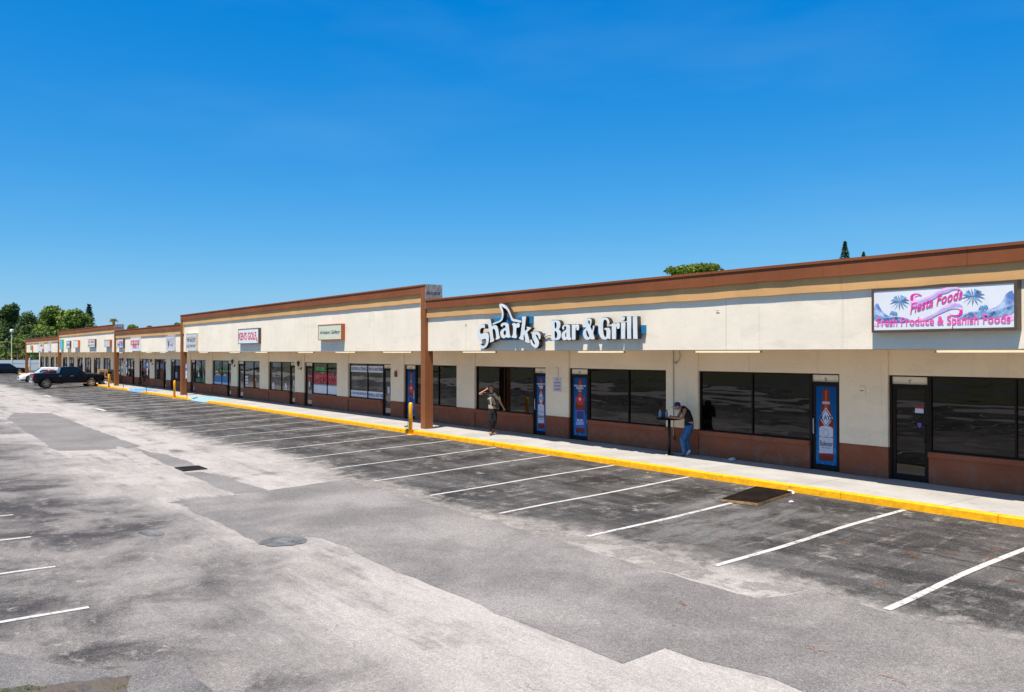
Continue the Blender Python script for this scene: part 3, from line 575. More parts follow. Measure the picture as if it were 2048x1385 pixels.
# door posters -----------------------------------------------------
def mirror_pts(pts, cx): return [(cx-p_, z) for p_, z in pts]+[(cx+p_, z) for p_, z in reversed(pts)]
def bottle_poster(L, kind, welcome):
    dr_, x0, x1, z0, z1 = DOOR_OF[L]; Y = YW+.1095; cx = (x0+x1)/2; W = (x1-x0)
    wallbox('poster', x0, x1, YW+.1082, YW+.1115, z0, z1, 'poster', dr_); Y = YW+.106
    k = W/.57; H = z1-z0; zz = lambda f: z0+f*H
    body = mirror_pts([(.085*k, zz(.965)), (.092*k, zz(.90)), (.100*k, zz(.80)), (.135*k, zz(.68)), (.185*k, zz(.60)), (.198*k, zz(.52)), (.198*k, zz(.07)), (.18*k, zz(.045))], cx)
    shape(body, Y, 'bottle_print', 'bottlered', dr_)
    shape(mirror_pts([(.03*k, zz(.95)), (.035*k, zz(.82)), (.07*k, zz(.68)), (.13*k, zz(.57)), (.13*k, zz(.53))], cx), Y-.002, 'bottle_print', 'amber', dr_)
    if kind == 'bud':
        shape(mirror_pts([(.098*k, zz(.805)), (.10*k, zz(.775))], cx), Y-.004, 'neck_label', 'labelw', dr_)
        text('Budweiser', cx-.085*k, cx+.085*k, zz(.782), zz(.798), Y-.006, 'red', dr_, 'lettering', .0008)
        shape(mirror_pts([(.196*k, zz(.505)), (.196*k, zz(.12))], cx), Y-.004, 'label_print', 'labelred', dr_)
        shape([(cx-.186*k, zz(.47)), (cx-.10*k, zz(.49)), (cx, zz(.495)), (cx+.10*k, zz(.49)), (cx+.186*k, zz(.47)), (cx+.186*k, zz(.15)), (cx-.186*k, zz(.14))], Y-.006, 'label_print', 'labelw', dr_)
        shape([(cx-.186*k, zz(.362)), (cx-.06*k, zz(.345)), (cx+.06*k, zz(.345)), (cx+.186*k, zz(.362)), (cx+.186*k, zz(.350)), (cx-.186*k, zz(.350))], Y-.008, 'label_print', 'labelred', dr_)
        shape([(cx+.075*k*math.cos(t*.628), zz(.405)+.10*math.sin(t*.628)) for t in range(10)], Y-.008, 'seal_print', 'gray', dr_)
        shape([(cx+.062*k*math.cos(t*.628), zz(.405)+.085*math.sin(t*.628)) for t in range(10)], Y-.010, 'seal_print', 'labelw', dr_)
        text('Budweiser', cx-.175*k, cx+.18*k, zz(.235), zz(.305), Y-.009, 'ink', dr_, 'lettering', .0008, .01, .35)
        text('KING OF BEERS', cx-.12*k, cx+.12*k, zz(.208), zz(.220), Y-.009, 'ink', dr_, 'lettering', .0008)
        zc = .60; 
        for sc, mt, dy in ((1.12, 'white', .008), (1.0, 'navy', .010), (.86, 'labelw', .012)):
            shape([(cx, zz(zc)+.225*sc), (cx+.165*k*sc, zz(zc)), (cx, zz(zc)-.225*sc), (cx-.165*k*sc, zz(zc))], Y-dy, 'emblem', mt, dr_)
        text('R', cx-.17*k, cx-.06*k, zz(zc)-.10, zz(zc)+.10, Y-.014, 'navy', dr_, 'lettering', .0008, .03); text('AYS', cx-.06*k, cx+.17*k, zz(zc)-.06, zz(zc)+.06, Y-.014, 'navy', dr_, 'lettering', .0008, .03)
    else:
        shape(mirror_pts([(.094*k, zz(.82)), (.10*k, zz(.745))], cx), Y-.004, 'neck_label', 'navy', dr_)
        text('BUD\nLIGHT', cx-.075*k, cx+.075*k, zz(.758), zz(.805), Y-.006, 'white', dr_, 'lettering', .0008, .01)
        shape(mirror_pts([(.196*k, zz(.44)), (.196*k, zz(.135))], cx), Y-.004, 'label_print', 'logoblue', dr_)
        shape(mirror_pts([(.14*k, zz(.42)), (.15*k, zz(.31)), (.06*k, zz(.275))], cx), Y-.006, 'label_print', 'navy', dr_)
        text('BUD', cx-.12*k, cx+.12*k, zz(.242), zz(.285), Y-.008, 'white', dr_, 'lettering', .0008, .03); text('LIGHT', cx-.16*k, cx+.16*k, zz(.185), zz(.232), Y-.008, 'white', dr_, 'lettering', .0008, .03)
        shape([(cx-.17*k, zz(.66)), (cx-.05*k, zz(.685)), (cx+.06*k, zz(.65)), (cx+.20*k, zz(.665)), (cx+.15*k, zz(.575)), (cx+.06*k, zz(.555)), (cx-.08*k, zz(.59)), (cx-.20*k, zz(.58))], Y-.008, 'emblem', 'red', dr_)
        shape([(cx-.05*k, zz(.655)), (cx+.03*k, zz(.66)), (cx+.045*k, zz(.625)), (cx+.0*k, zz(.595)), (cx-.05*k, zz(.62))], Y-.010, 'emblem', 'labelw', dr_)
    if welcome:
        text('WELCOME TO', x0+.03, x1-.03, zz(.845), zz(.875), Y-.016, 'white', dr_, 'lettering', .0008, .03); text('SHARKS', cx-.15*k, cx+.15*k, zz(.805), zz(.837), Y-.016, 'white', dr_, 'lettering', .0008, .03)
bottle_poster('S', 'bud', False); bottle_poster('R', 'light', True); bottle_poster('Q', 'bud', True); bottle_poster('P', 'light', False)
# door T stickers
dr_, x0, x1, z0, z1 = DOOR_OF['T']
wallbox('sticker', x1-.22, x1-.03, YW+0.1060, YW+0.1090, 1.70, 1.86, 'labelw', dr_); wallbox('sticker', x1-.22, x1-.03, YW+0.1030, YW+0.1065, 1.80, 1.86, 'darkred', dr_)
shape([(x1-.16, 1.48), (x1-.08, 1.48), (x1-.075, 1.42), (x1-.12, 1.36), (x1-.165, 1.42)], YW+0.1060, 'sticker', 'logoblue', dr_); shape([(x1-.145, 1.465), (x1-.095, 1.465), (x1-.12, 1.40)], YW+0.1020, 'sticker', 'red', dr_)
for L in 'ONM':
    dr_, x0, x1, z0, z1 = DOOR_OF[L]; wallbox('notice_sheet', x0+.22, x0+.40, YW+0.1060, YW+0.1090, 1.2, 1.5, 'labelw', dr_)
dr_, x0, x1, z0, z1 = DOOR_OF['N']
for zz_, tx in ((1.80, 'OPEN'), (1.66, 'SALES'), (1.54, 'REPAIR')): text(tx, x0+.06, x1-.06, zz_, zz_+.1, YW+0.1080, 'red', dr_, 'lettering', .001, .03)
# window prints
f0 = lambda a: PANE_OF[min(PANE_OF, key=lambda q: abs(q-a))]
YP = YW+.106
def winprint(a0, a1, z0, z1, mat, pn, Y=YP): return wallbox('window_film', a0, a1, Y, Y+.003, z0, z1, mat, pn)
pO = (f0(-37.4), f0(-35.5)); pN = (f0(-41.8), f0(-40.0))
for pn, (a0, a1), t1, t2 in ((pO[0], (-37.36, -35.60), 'GUITARS & STRINGS', 'CUSTOM JEWELRY'), (pO[1], (-35.52, -34.04), 'WATCH BATTERIES', 'REPAIR & RESTORE')):
    winprint(a0, a1, 2.13, 2.43, 'paleface', pn); winprint(a0, a1, .92, 1.22, 'paleface', pn)
    text(t1, a0+.03, a1-.03, 2.20, 2.36, YP-.003, 'navy', pn, 'lettering', .001, .02); text(t2, a0+.03, a1-.03, .98, 1.14, YP-.003, 'navy', pn, 'lettering', .001, .02)
for pn, (a0, a1), tx in ((pN[0], (-41.78, -40.11), "KEN'S"), (pN[1], (-40.03, -38.79), 'GOLF')):
    winprint(a0, a1, .92, 1.34, 'paleface', pn); winprint(a0, a1, 1.35, 1.40, 'gray', pn)
    text(tx, a0+.03, a1-.03, 1.44, 2.0, YP-.003, 'red', pn, 'lettering', .002, .05)
text('GOLFERS', -41.5, -40.3, 2.13, 2.28, YP-.003, 'neongreen', pN[0], 'lettering', .002, .02)
# dance studio murals
pK = (f0(-58.5), f0(-56.8)); pJ = (f0(-62.7), f0(-61.4))
for pn, (a0, a1) in ((pK[0], (-58.48, -56.84)), (pK[1], (-56.76, -55.56))):
    winprint(a0, a1, 1.05, 1.5, 'mural', pn); winprint(a0, a1, .92, 1.05, 'paleblue', pn)
    shape([(a0+.2+(a1-a0-.4)*u, 1.5+.14*math.sin(3.1*u)) for u in np.linspace(0, 1, 9)], YP-.004, 'window_film', 'sand', pn)
    for q in range(3):
        cx = a0+.3+q*(a1-a0-.6)/2; shape([(cx-.10, 1.9), (cx-.05, 2.02), (cx-.08, 2.28), (cx+.0, 2.06), (cx+.07, 2.3), (cx+.05, 2.02), (cx+.12, 1.88), (cx+.03, 1.95), (cx+.06, 1.7), (cx, 1.9), (cx-.06, 1.7), (cx-.03, 1.92)], YP-.006, 'window_film', 'green', pn)
for pn, (a0, a1) in ((pJ[0], (-62.72, -61.44)), (pJ[1], (-61.36, -60.14))):
    winprint(a0, a1, .92, 1.2, 'dgreen', pn)
    for q in range(5):
        cx = random.uniform(a0+.2, a1-.2); z = random.uniform(1.3, 2.1); shape([(cx+random.uniform(.08, .2)*math.cos(t), z+random.uniform(.1, .3)*math.sin(t)) for t in np.arange(0, 6.2, .7)], YP-.004-.002*q, 'window_film', random.choice(['green', 'dgreen', 'paleface', 'sand', 'darkred']), pn)
for k in (0, 1):
    pn = (f0(-48.0), f0(-46.2))[k]; cx = (-47.5, -45.6)[k]
    shape([(cx-.22, .93), (cx+.2, .93), (cx+.17, 1.12), (cx+.1, 1.2), (cx+.02, 1.3), (cx-.1, 1.32), (cx-.2, 1.15)], YP-.002, 'window_film', 'paleface', pn); wallbox('window_film', cx-.2, cx+.2, YP-.006, YP-.004, 1.0, 1.06, 'orange', pn)
pn = f0(-52.3); wallbox('window_film', -52.25, -51.8, YP, YP+.003, .93, 1.6, 'paleface', pn)
for q in range(3): wallbox('window_film', -52.2, -51.85, YP-.004, YP-.002, 1.0+q*.2, 1.09+q*.2, 'orange', pn)
# far shop windows get paper and blinds
for a in (-68, -72, -77.5, -82.5, -87.5, -93, -97.8, -102.5, -107.4, -113, -117.5, -122.5, -126.8, -131.5, -135.5):
    pn = f0(a); c = random.choice(['paleface', 'darkred', 'labelw', 'gray', 'slate']); x_ = [q for q in PANE_OF if PANE_OF[q] == pn][0]
    z_ = random.uniform(1.0, 1.9); winprint(x_+.1, x_+random.uniform(.5, .9), z_, z_+random.uniform(.25, .5), c, pn)

# ------------------------------------------------------------------ wall signs (cabinets)
def cabinet(x0, x1, y0, y1, label, face, side, dep=.26, name='wall_sign', fr=.035, group='box signs on the stucco fascia'):
    """cabinet read on its front plane: left/right edges at mid height, top/bottom at the middle"""
    Y = YF-dep; ym = (y0+y1)/2; a = at(x0, ym, Y); b_ = at(x1, ym, Y); zt = at((x0+x1)/2, y0, Y)[2]; zb = at((x0+x1)/2, y1, Y)[2]
    r = thing(name, (a[0], YF, zb), label, 'sign', group)
    m_ = MB().box((a[0], Y, zb), (b_[0], YF-.003, zb+fr)).box((a[0], Y, zt-fr), (b_[0], YF-.003, zt)).box((a[0], Y, zb+fr), (a[0]+fr, YF-.003, zt-fr)).box((b_[0]-fr, Y, zb+fr), (b_[0], YF-.003, zt-fr)).box((a[0]+fr, Y+.05, zb+fr), (b_[0]-fr, YF-.003, zt-fr))
    m_.build('cabinet', side, r); fc = wallbox('sign_face', a[0]+fr, b_[0]-fr, Y+.012, Y+.045, zb+fr, zt-fr, face, r)
    return r, fc, a[0]+fr, b_[0]-fr, zb+fr, zt-fr, Y+.010
MT['sbrown'] = plain('sign_cabinet_bronze', (.085, .062, .045), .5); MT['scream'] = plain('sign_cabinet_cream', (.62, .55, .40), .5)
# fiesta foods
r, fc, a, b_, zb, zt, Y = cabinet(1743, 2034, 569.5, 663, 'wide lit-box sign reading Fiesta Foods in pink over blue palm scenery, at the right', 'signface', 'sbrown', .20, fr=.05)
def sp(u, v): return (a+(b_-a)*u, zb+(zt-zb)*v)
def SH(pts, mat, k, nm='sign_art', sm=1): return shape([sp(*q) for q in pts], Y-.0007*k, nm, mat, fc, .002, sm)
m = M('print_hazy_blue'); n = m.noise(5, 6, .7, m.mapv((1.2, 1, 1))); m.set(m.mix(m.ss(n, .35, .62), (.10, .20, .50), (.50, .60, .80)), .5); MT['hazyblue'] = m.m
m = M('print_hills'); n = m.noise(8, 6, .75); m.set(m.mix(m.ss(n, .38, .62), (.03, .09, .24), (.28, .45, .68)), .5); MT['hillblue'] = m.m
SH([(0, .30), (0, .62), (.03, .72), (.05, .56), (.09, .40), (.14, .33), (.28, .28), (.28, .20), (.12, .18), (.06, .19)], 'hazyblue', 1); SH([(0, .42), (.05, .36), (.10, .30), (.18, .33), (.27, .28), (.28, .18), (.12, .17), (0, .23)], 'hillblue', 2)
SH([(1, .35), (1, .85), (.95, .78), (.93, .62), (.90, .50), (.84, .42), (.72, .40), (.64, .30), (.62, .21), (.80, .20), (.92, .23)], 'hazyblue', 1); SH([(1, .50), (.94, .45), (.88, .38), (.80, .36), (.72, .37), (.66, .28), (.64, .21), (.84, .21), (.94, .25), (1, .30)], 'hillblue', 2)
SH([(0, .20), (.12, .16), (0, .08)], 'palepink', 1); SH([(1, .30), (.9, .21), (1, .12)], 'palepink', 1)
def palmprint(cx, cz, s_):
    for t in range(13):
        an = t*.483+.3; u, v = math.cos(an)*s_*.30, math.sin(an)*s_; SH([(cx, cz), (cx+u*.5-v*.02, cz+v*.55+.04), (cx+u, cz+v*.72-.03), (cx+u*.55+v*.02, cz+v*.42-.01)], ['slate', 'hillblue', 'sky'][t % 3], 4+t % 3, sm=0)
palmprint(.205, .70, .26); palmprint(.735, .74, .27)
for cx, cz in ((.145, .42), (.168, .40), (.79, .46), (.815, .47)): palmprint(cx, cz, .07)
up = [(.56, .93, .0)]
SH([(.285, .72), (.30, .62), (.35, .60), (.42, .66), (.50, .84), (.58, .93), (.63, .94), (.655, .88), (.66, .90), (.63, .99), (.57, 1.0), (.50, .95), (.42, .80), (.36, .74), (.33, .73), (.315, .80), (.37, .86), (.32, .88), (.288, .84)], 'palepink', 8)
SH([(.285, .60), (.32, .53), (.37, .57), (.41, .68), (.46, .72), (.51, .84), (.56, .86), (.60, .94), (.655, .90), (.63, .95), (.57, .95), (.50, .90), (.42, .75), (.36, .70), (.30, .64)], 'lilac', 9)
SH([(.285, .72), (.287, .86), (.33, .90), (.375, .84), (.37, .82), (.33, .87), (.308, .82), (.31, .70)], 'magenta', 10)
SH([(.30, .20), (.36, .19), (.43, .24), (.50, .38), (.56, .46), (.62, .48), (.66, .42), (.665, .55), (.63, .62), (.58, .62), (.52, .52), (.45, .36), (.38, .27), (.33, .25)], 'palepink', 8)
SH([(.335, .20), (.38, .22), (.42, .32), (.47, .34), (.52, .50), (.56, .50), (.60, .60), (.66, .56), (.665, .48), (.62, .52), (.56, .44), (.50, .36), (.43, .24), (.37, .20)], 'lilac', 9)
SH([(.665, .44), (.662, .32), (.63, .27), (.57, .32), (.57, .34), (.62, .31), (.64, .35), (.64, .42)], 'magenta', 10)
p0, p1 = sp(.285, .38), sp(.665, .50)
text('Fiesta Foods', p0[0], p1[0], p0[1], p0[1]+.20, Y-.0085, 'magenta', fc, 'lettering', .001, .018, .25, curve=lambda u: .36*(zt-zb)*(u**.9)*(1-.10*u))
p0, p1 = sp(.028, .035), sp(.978, .16)
text('Fresh Produce & Spanish Foods', p0[0], p1[0], p0[1], p0[1]+.225, Y-.0085, 'pink', fc, 'lettering', .001, .014)
# others
r, fc, a, b_, zb, zt, Y = cabinet(636, 682.5, 649, 680.5, 'pale green box sign in a rust frame reading Artisans Gallery', 'creamface', 'rust', .19)
text('Artisans Gallery', a+.12, b_-.1, zb+.20, zt-.24, Y-.003, 'navy', fc, 'lettering', .001, .0, .5)
r, fc, a, b_, zb, zt, Y = cabinet(476, 516.7, 657.5, 688, "white box sign reading KEN'S GOLF in tall red letters", 'signface', 'sbrown', .16)
text("KEN'S GOLF", a+.06, b_-.32, zb+.18, zt-.16, Y-.003, 'red', fc, 'lettering', .001, .03); shape([(b_-.34, zb+.28), (b_-.24, zb+.34), (b_-.12, zb+.10), (b_-.2, zb+.04), (b_-.26, zb+.12)], Y-.004, 'sign_art', 'red', fc)
r, fc, a, b_, zb, zt, Y = cabinet(371.9, 392, 667, 702, 'faded white box sign with cream side reading TAP BALLET and JAZZ HIP-HOP', 'oldface', 'scream', .15)
text('DANCE STUDIO', a+.1, b_-.1, zt-.42, zt-.2, Y-.003, 'gray', fc, 'lettering', .001); text('TAP BALLET', a+.1, b_-.1, zb+.55, zb+.78, Y-.003, 'ink', fc, 'lettering', .001); text('JAZZ HIP-HOP', a+.1, b_-.1, zb+.14, zb+.38, Y-.003, 'ink', fc, 'lettering', .001)
r, fc, a, b_, zb, zt, Y = cabinet(332, 347.5, 672, 702, 'weathered white box sign with lightning bolt, worn DANCE lettering beside the tall brown column', 'oldface', 'oldface', .15)
text('DANCE', a+.08, b_-.1, zt-.45, zt-.16, Y-.003, 'gray', fc, 'lettering', .001); shape([(a+.5, zb+.62), (a+.78, zb+.62), (a+.65, zb+.44), (a+.8, zb+.44), (a+.48, zb+.14), (a+.56, zb+.36), (a+.42, zb+.36)], Y-.004, 'sign_art', 'ink', fc); text('& MUSIC', a+.9, b_-.1, zb+.28, zb+.5, Y-.003, 'gray', fc, 'lettering', .001)
r, fc, a, b_, zb, zt, Y = cabinet(260.7, 279, 675, 702, 'white box sign reading ELECTRIC SCOOTER REPAIR in red', 'signface', 'signface', .15)
text('ELECTRIC SCOOTER', a+.06, b_-.06, zt-.62, zt-.2, Y-.003, 'red', fc, 'lettering', .001, .03); text('REPAIR', a+.7, b_-.9, zb+.15, zb+.52, Y-.003, 'red', fc, 'lettering', .001, .03); shape([(b_-.6, zb+.1), (b_-.45, zb+.1), (b_-.3, zb+.6), (b_-.4, zb+.6)], Y-.004, 'sign_art', 'ink', fc)
r, fc, a, b_, zb, zt, Y = cabinet(234.7, 246.2, 678.5, 696, 'small white box sign with red and blue lines left of the scooter repair sign', 'signface', 'sbrown', .16)
text('VAPORS', a+.4, b_-.06, zt-.4, zt-.12, Y-.003, 'red', fc, 'lettering', .001, .03); text("Pete's Bar", a+.06, b_-.06, zb+.08, zb+.42, Y-.003, 'logoblue', fc, 'lettering', .001, .03)
cabinet(208.7, 219.5, 680, 694.5, 'blank grey-white box sign with brown side, first left of the second tall column', 'oldface', 'rust', .2)
r, fc, a, b_, zb, zt, Y = cabinet(176, 189.5, 679, 695, 'white box sign with red lettering above a green line', 'signface', 'sbrown', .16)
text('SUBS', a+.2, b_-.2, zb+.38, zt-.1, Y-.003, 'red', fc, 'lettering', .001, .03); text('MARKET', a+.1, b_-.1, zb+.08, zb+.26, Y-.003, 'green', fc, 'lettering', .001, .03)
cabinet(146.4, 155.8, 681, 696, 'blank white box sign with bright orange-brown side', 'signface', 'orange', .22)
r, fc, a, b_, zb, zt, Y = cabinet(132.6, 139.5, 682.5, 697.5, 'dark-lettered white box sign between the orange-sided and the blue box signs', 'oldface', 'sbrown', .16)
text('TATTOO', a+.1, b_-.1, zb+.25, zt-.25, Y-.003, 'ink', fc, 'lettering', .001, .03)
cabinet(119.6, 124.6, 679.6, 699.6, 'narrow blue and green box sign just right of the far tall-section column', 'sky', 'green', .16)
cabinet(60.6, 63, 691.5, 701, 'rust-sided box sign nearest the far left end of the plaza', 'green', 'orange', .22); cabinet(74, 78, 689.5, 703, 'tall pale box sign second from the far left end of the plaza', 'paleface', 'signface', .2)
r, fc, a, b_, zb, zt, Y = cabinet(80, 85, 687.5, 699, 'white box sign with a dark red print, third from the far left end', 'signface', 'scream', .2); wallbox('sign_art', a+.3, b_-.3, Y-.004, Y-.002, (zb+zt)/2, zt-.1, 'darkred', fc)
cabinet(93, 99, 687.5, 703, 'blank white box sign fourth from the far left end of the plaza', 'signface', 'oldface', .2)

# channel letters --------------------------------------------------
YL = YF-.24
r = thing('channel_letter_sign', (at(1120, 690, YF)[0], YF, 3.3), 'white channel letters reading Sharks Bar & Grill with a shark fin on blue raceways', 'sign')
def cvt(pts, ox, oy, s_): return [(lambda q: (q[0], q[2]))(at(ox+x/s_, oy+y/s_, YL)) for x, y in pts]
def inflate(lp, d):
    n = len(lp); A = sum(lp[i][0]*lp[(i+1) % n][1]-lp[(i+1) % n][0]*lp[i][1] for i in range(n)); sg = 1 if A > 0 else -1; q = []
    for i in range(n):
        p_, c_, n_ = lp[i-1], lp[i], lp[(i+1) % n]; tx, tz = n_[0]-p_[0], n_[1]-p_[1]; L = math.hypot(tx, tz) or 1; q.append((c_[0]+sg*tz/L*d, c_[1]-sg*tx/L*d))
    return q
def letter(nm, loops, ox, oy, s_, sm=1):
    L = [smoothloop(cvt(lp, ox, oy, s_), sm) if sm else cvt(lp, ox, oy, s_) for lp in loops]
    side = poly3([inflate(L[0], .012)]+[inflate(h, -.010) for h in L[1:]], .13, lambda u, v, w_: (u, YL+.075+w_, v), 'letter', 'letterside', r)
    poly3(L, .010, lambda u, v, w_: (u, YL+w_, v), 'letter_face', 'letterface', side)
A_ = (950, 600, 13.857); B_ = (1010, 600, 13.85); C_ = (1095, 625, 20.48); D2 = (1185, 625, 20.48)
letter('S', [[(262, 688), (284, 795), (235, 778), (200, 775), (160, 800), (140, 850), (135, 900), (145, 940), (165, 955), (210, 935), (260, 910), (310, 905), (350, 930), (378, 975), (388, 1040), (385, 1120), (370, 1200), (340, 1270), (300, 1320), (240, 1355), (200, 1358), (160, 1330), (135, 1290), (130, 1245), (150, 1235), (165, 1255), (200, 1275), (240, 1280), (280, 1255), (310, 1200), (318, 1140), (305, 1095), (280, 1080), (240, 1090), (190, 1110), (140, 1115), (100, 1090), (70, 1040), (60, 970), (62, 890), (80, 820), (110, 760), (150, 715), (200, 685), (245, 678)]], *A_)
letter('h', [[(338, 620), (405, 530), (428, 545), (455, 700), (470, 755), (500, 710), (560, 700), (600, 720), (630, 790), (655, 900), (668, 1010), (695, 1045), (682, 1075), (590, 1112), (568, 1090), (585, 1070), (590, 1020), (575, 900), (560, 840), (530, 800), (505, 800), (485, 830), (490, 930), (508, 1080), (532, 1120), (522, 1148), (422, 1187), (413, 1165), (430, 1120), (420, 1020), (395, 850), (375, 690), (362, 640)]], *A_)
letter('a', [[(718, 690), (750, 650), (800, 635), (860, 635), (910, 660), (935, 710), (945, 800), (955, 900), (965, 990), (987, 1020), (978, 1048), (880, 1052), (868, 1020), (850, 1045), (800, 1070), (750, 1055), (715, 1000), (700, 930), (710, 870), (750, 820), (810, 790), (850, 775), (848, 730), (820, 695), (790, 700), (775, 735), (745, 752), (720, 725)], [(855, 845), (820, 850), (795, 885), (790, 950), (810, 990), (840, 985), (860, 960), (862, 900)]], *A_)
letter('r', [[(188, 670), (260, 636), (290, 660), (300, 700), (330, 650), (380, 645), (412, 690), (405, 750), (375, 775), (345, 765), (325, 775), (315, 820), (310, 900), (310, 980), (330, 1030), (320, 1066), (188, 1047), (178, 1020), (215, 990), (225, 900), (228, 800), (220, 720), (205, 690)]], *B_)
letter('k', [[(463, 472), (572, 457), (582, 480), (575, 560), (550, 780), (540, 880), (600, 830), (620, 790), (598, 770), (608, 742), (718, 773), (722, 800), (650, 860), (610, 900), (640, 1010), (680, 1150), (690, 1190), (670, 1208), (558, 1162), (550, 1130), (565, 1110), (550, 1020), (535, 950), (520, 980), (510, 1060), (522, 1110), (510, 1128), (388, 1077), (390, 1050), (425, 1020), (440, 930), (460, 760), (480, 600), (476, 520)]], *B_)
letter('s', [[(780, 900), (830, 880), (890, 880), (940, 910), (975, 960), (985, 1030), (975, 1090), (950, 1100), (940, 1070), (925, 1020), (905, 980), (870, 960), (850, 985), (865, 1030), (910, 1100), (940, 1170), (940, 1240), (915, 1300), (870, 1342), (820, 1325), (760, 1280), (715, 1220), (698, 1150), (705, 1110), (730, 1100), (742, 1130), (760, 1190), (795, 1235), (830, 1245), (835, 1210), (810, 1150), (770, 1080), (750, 1010), (752, 950)]], *B_)
letter('fin', [[(485, 655), (600, 610), (690, 575), (730, 525), (745, 450), (748, 390), (725, 290), (690, 220), (670, 160), (685, 115), (730, 103), (800, 130), (860, 170), (891, 200), (941, 280), (981, 370), (1016, 460), (1046, 530), (1131, 540), (1286, 582), (1291, 605), (1276, 640), (1131, 610), (1026, 592), (1001, 540), (961, 420), (921, 330), (871, 265), (800, 215), (722, 172), (745, 215), (772, 290), (790, 400), (785, 490), (765, 550), (715, 610), (600, 655), (490, 698)]], *A_)
letter('B', [[(145, 328), (280, 326), (420, 328), (490, 370), (525, 450), (530, 560), (505, 650), (455, 705), (520, 770), (555, 870), (550, 1000), (510, 1090), (430, 1135), (280, 1137), (160, 1137), (155, 1100), (148, 700), (147, 360)], [(290, 390), (340, 400), (375, 460), (385, 550), (365, 640), (330, 680), (290, 680)], [(290, 755), (350, 770), (395, 840), (408, 930), (395, 1020), (350, 1075), (290, 1078)]], *C_)
letter('a', [[(600, 620), (625, 560), (680, 515), (760, 495), (850, 500), (905, 540), (925, 610), (925, 1000), (935, 1050), (975, 1075), (965, 1125), (880, 1145), (830, 1130), (795, 1100), (740, 1145), (670, 1145), (610, 1090), (578, 1000), (585, 890), (620, 810), (690, 770), (750, 720), (770, 680), (772, 600), (750, 570), (700, 565), (675, 600), (690, 690), (650, 715), (610, 690)], [(775, 790), (740, 850), (720, 930), (725, 1010), (745, 1060), (778, 1000)]], *C_)
letter('r', [[(1000, 510), (1130, 500), (1140, 550), (1180, 500), (1250, 495), (1285, 540), (1295, 620), (1285, 735), (1185, 735), (1195, 650), (1185, 610), (1160, 640), (1145, 750), (1145, 1100), (1142, 1125), (1008, 1125), (1003, 1100), (1000, 530)]], *C_)
letter('and', [[(1550, 560), (1530, 450), (1545, 350), (1600, 270), (1690, 240), (1770, 265), (1805, 340), (1800, 450), (1775, 540), (1745, 600), (1830, 790), (1850, 700), (1870, 610), (1850, 590), (1870, 550), (1915, 550), (1925, 620), (1895, 760), (1865, 880), (1935, 1080), (1925, 1110), (1770, 1115), (1750, 1080), (1700, 1120), (1620, 1140), (1540, 1100), (1480, 1010), (1455, 890), (1470, 780), (1520, 700), (1590, 650)], [(1660, 390), (1690, 320), (1730, 340), (1745, 420), (1735, 490), (1715, 530), (1680, 470)], [(1610, 710), (1580, 780), (1585, 870), (1610, 960), (1650, 1020), (1690, 1030), (1720, 1000), (1690, 890)]], *C_)
letter('G', [[(245, 640), (255, 480), (300, 330), (370, 240), (460, 210), (560, 220), (640, 270), (680, 350), (700, 440), (690, 470), (630, 480), (600, 380), (560, 310), (510, 295), (465, 330), (440, 420), (430, 560), (435, 750), (450, 900), (480, 1000), (530, 1030), (570, 990), (580, 880), (575, 760), (550, 715), (490, 715), (490, 640), (730, 635), (733, 1080), (730, 1100), (690, 1100), (640, 1060), (580, 1110), (500, 1125), (400, 1100), (320, 1010), (270, 880), (248, 760)]], *D2)
letter('r', [[(790, 460), (940, 445), (955, 500), (1000, 440), (1070, 430), (1110, 480), (1118, 570), (1105, 675), (1000, 675), (1005, 600), (985, 560), (965, 640), (965, 1080), (962, 1100), (803, 1100), (798, 1080), (792, 480)]], *D2)
letter('i', [[(1170, 440), (1320, 415), (1340, 430), (1340, 1085), (1175, 1088)]], *D2, sm=0)
letter('dot', [[(1250+75*math.cos(t), 260+85*math.sin(t)) for t in np.arange(0, 6.28, .45)]], *D2)
letter('l', [[(1415, 180), (1575, 165), (1590, 1085), (1425, 1085)]], *D2, sm=0); letter('l', [[(1655, 175), (1815, 165), (1850, 1085), (1670, 1085)]], *D2, sm=0)
for (x0, y0, x1, y1) in ((987, 637.5, 1063, 647), (1003, 669.5, 1086, 679.5), (1124, 656.5, 1288, 667.5)):
    a = at(x0, y0, YF-.1); b_ = at(x1, y1, YF-.1); MB().box((a[0], YF-.10, b_[2]), (b_[0], YF-.003, a[2])).build('raceway', 'racewayblue', r)
MB().tube([at(1085, 672, YF-.05), at(1091, 674, YF-.04), at(1096, 671.5, YF-.04), at(1103, 671, YF-.05)], .02, 6).build('feed_pipe', 'conduit', r)

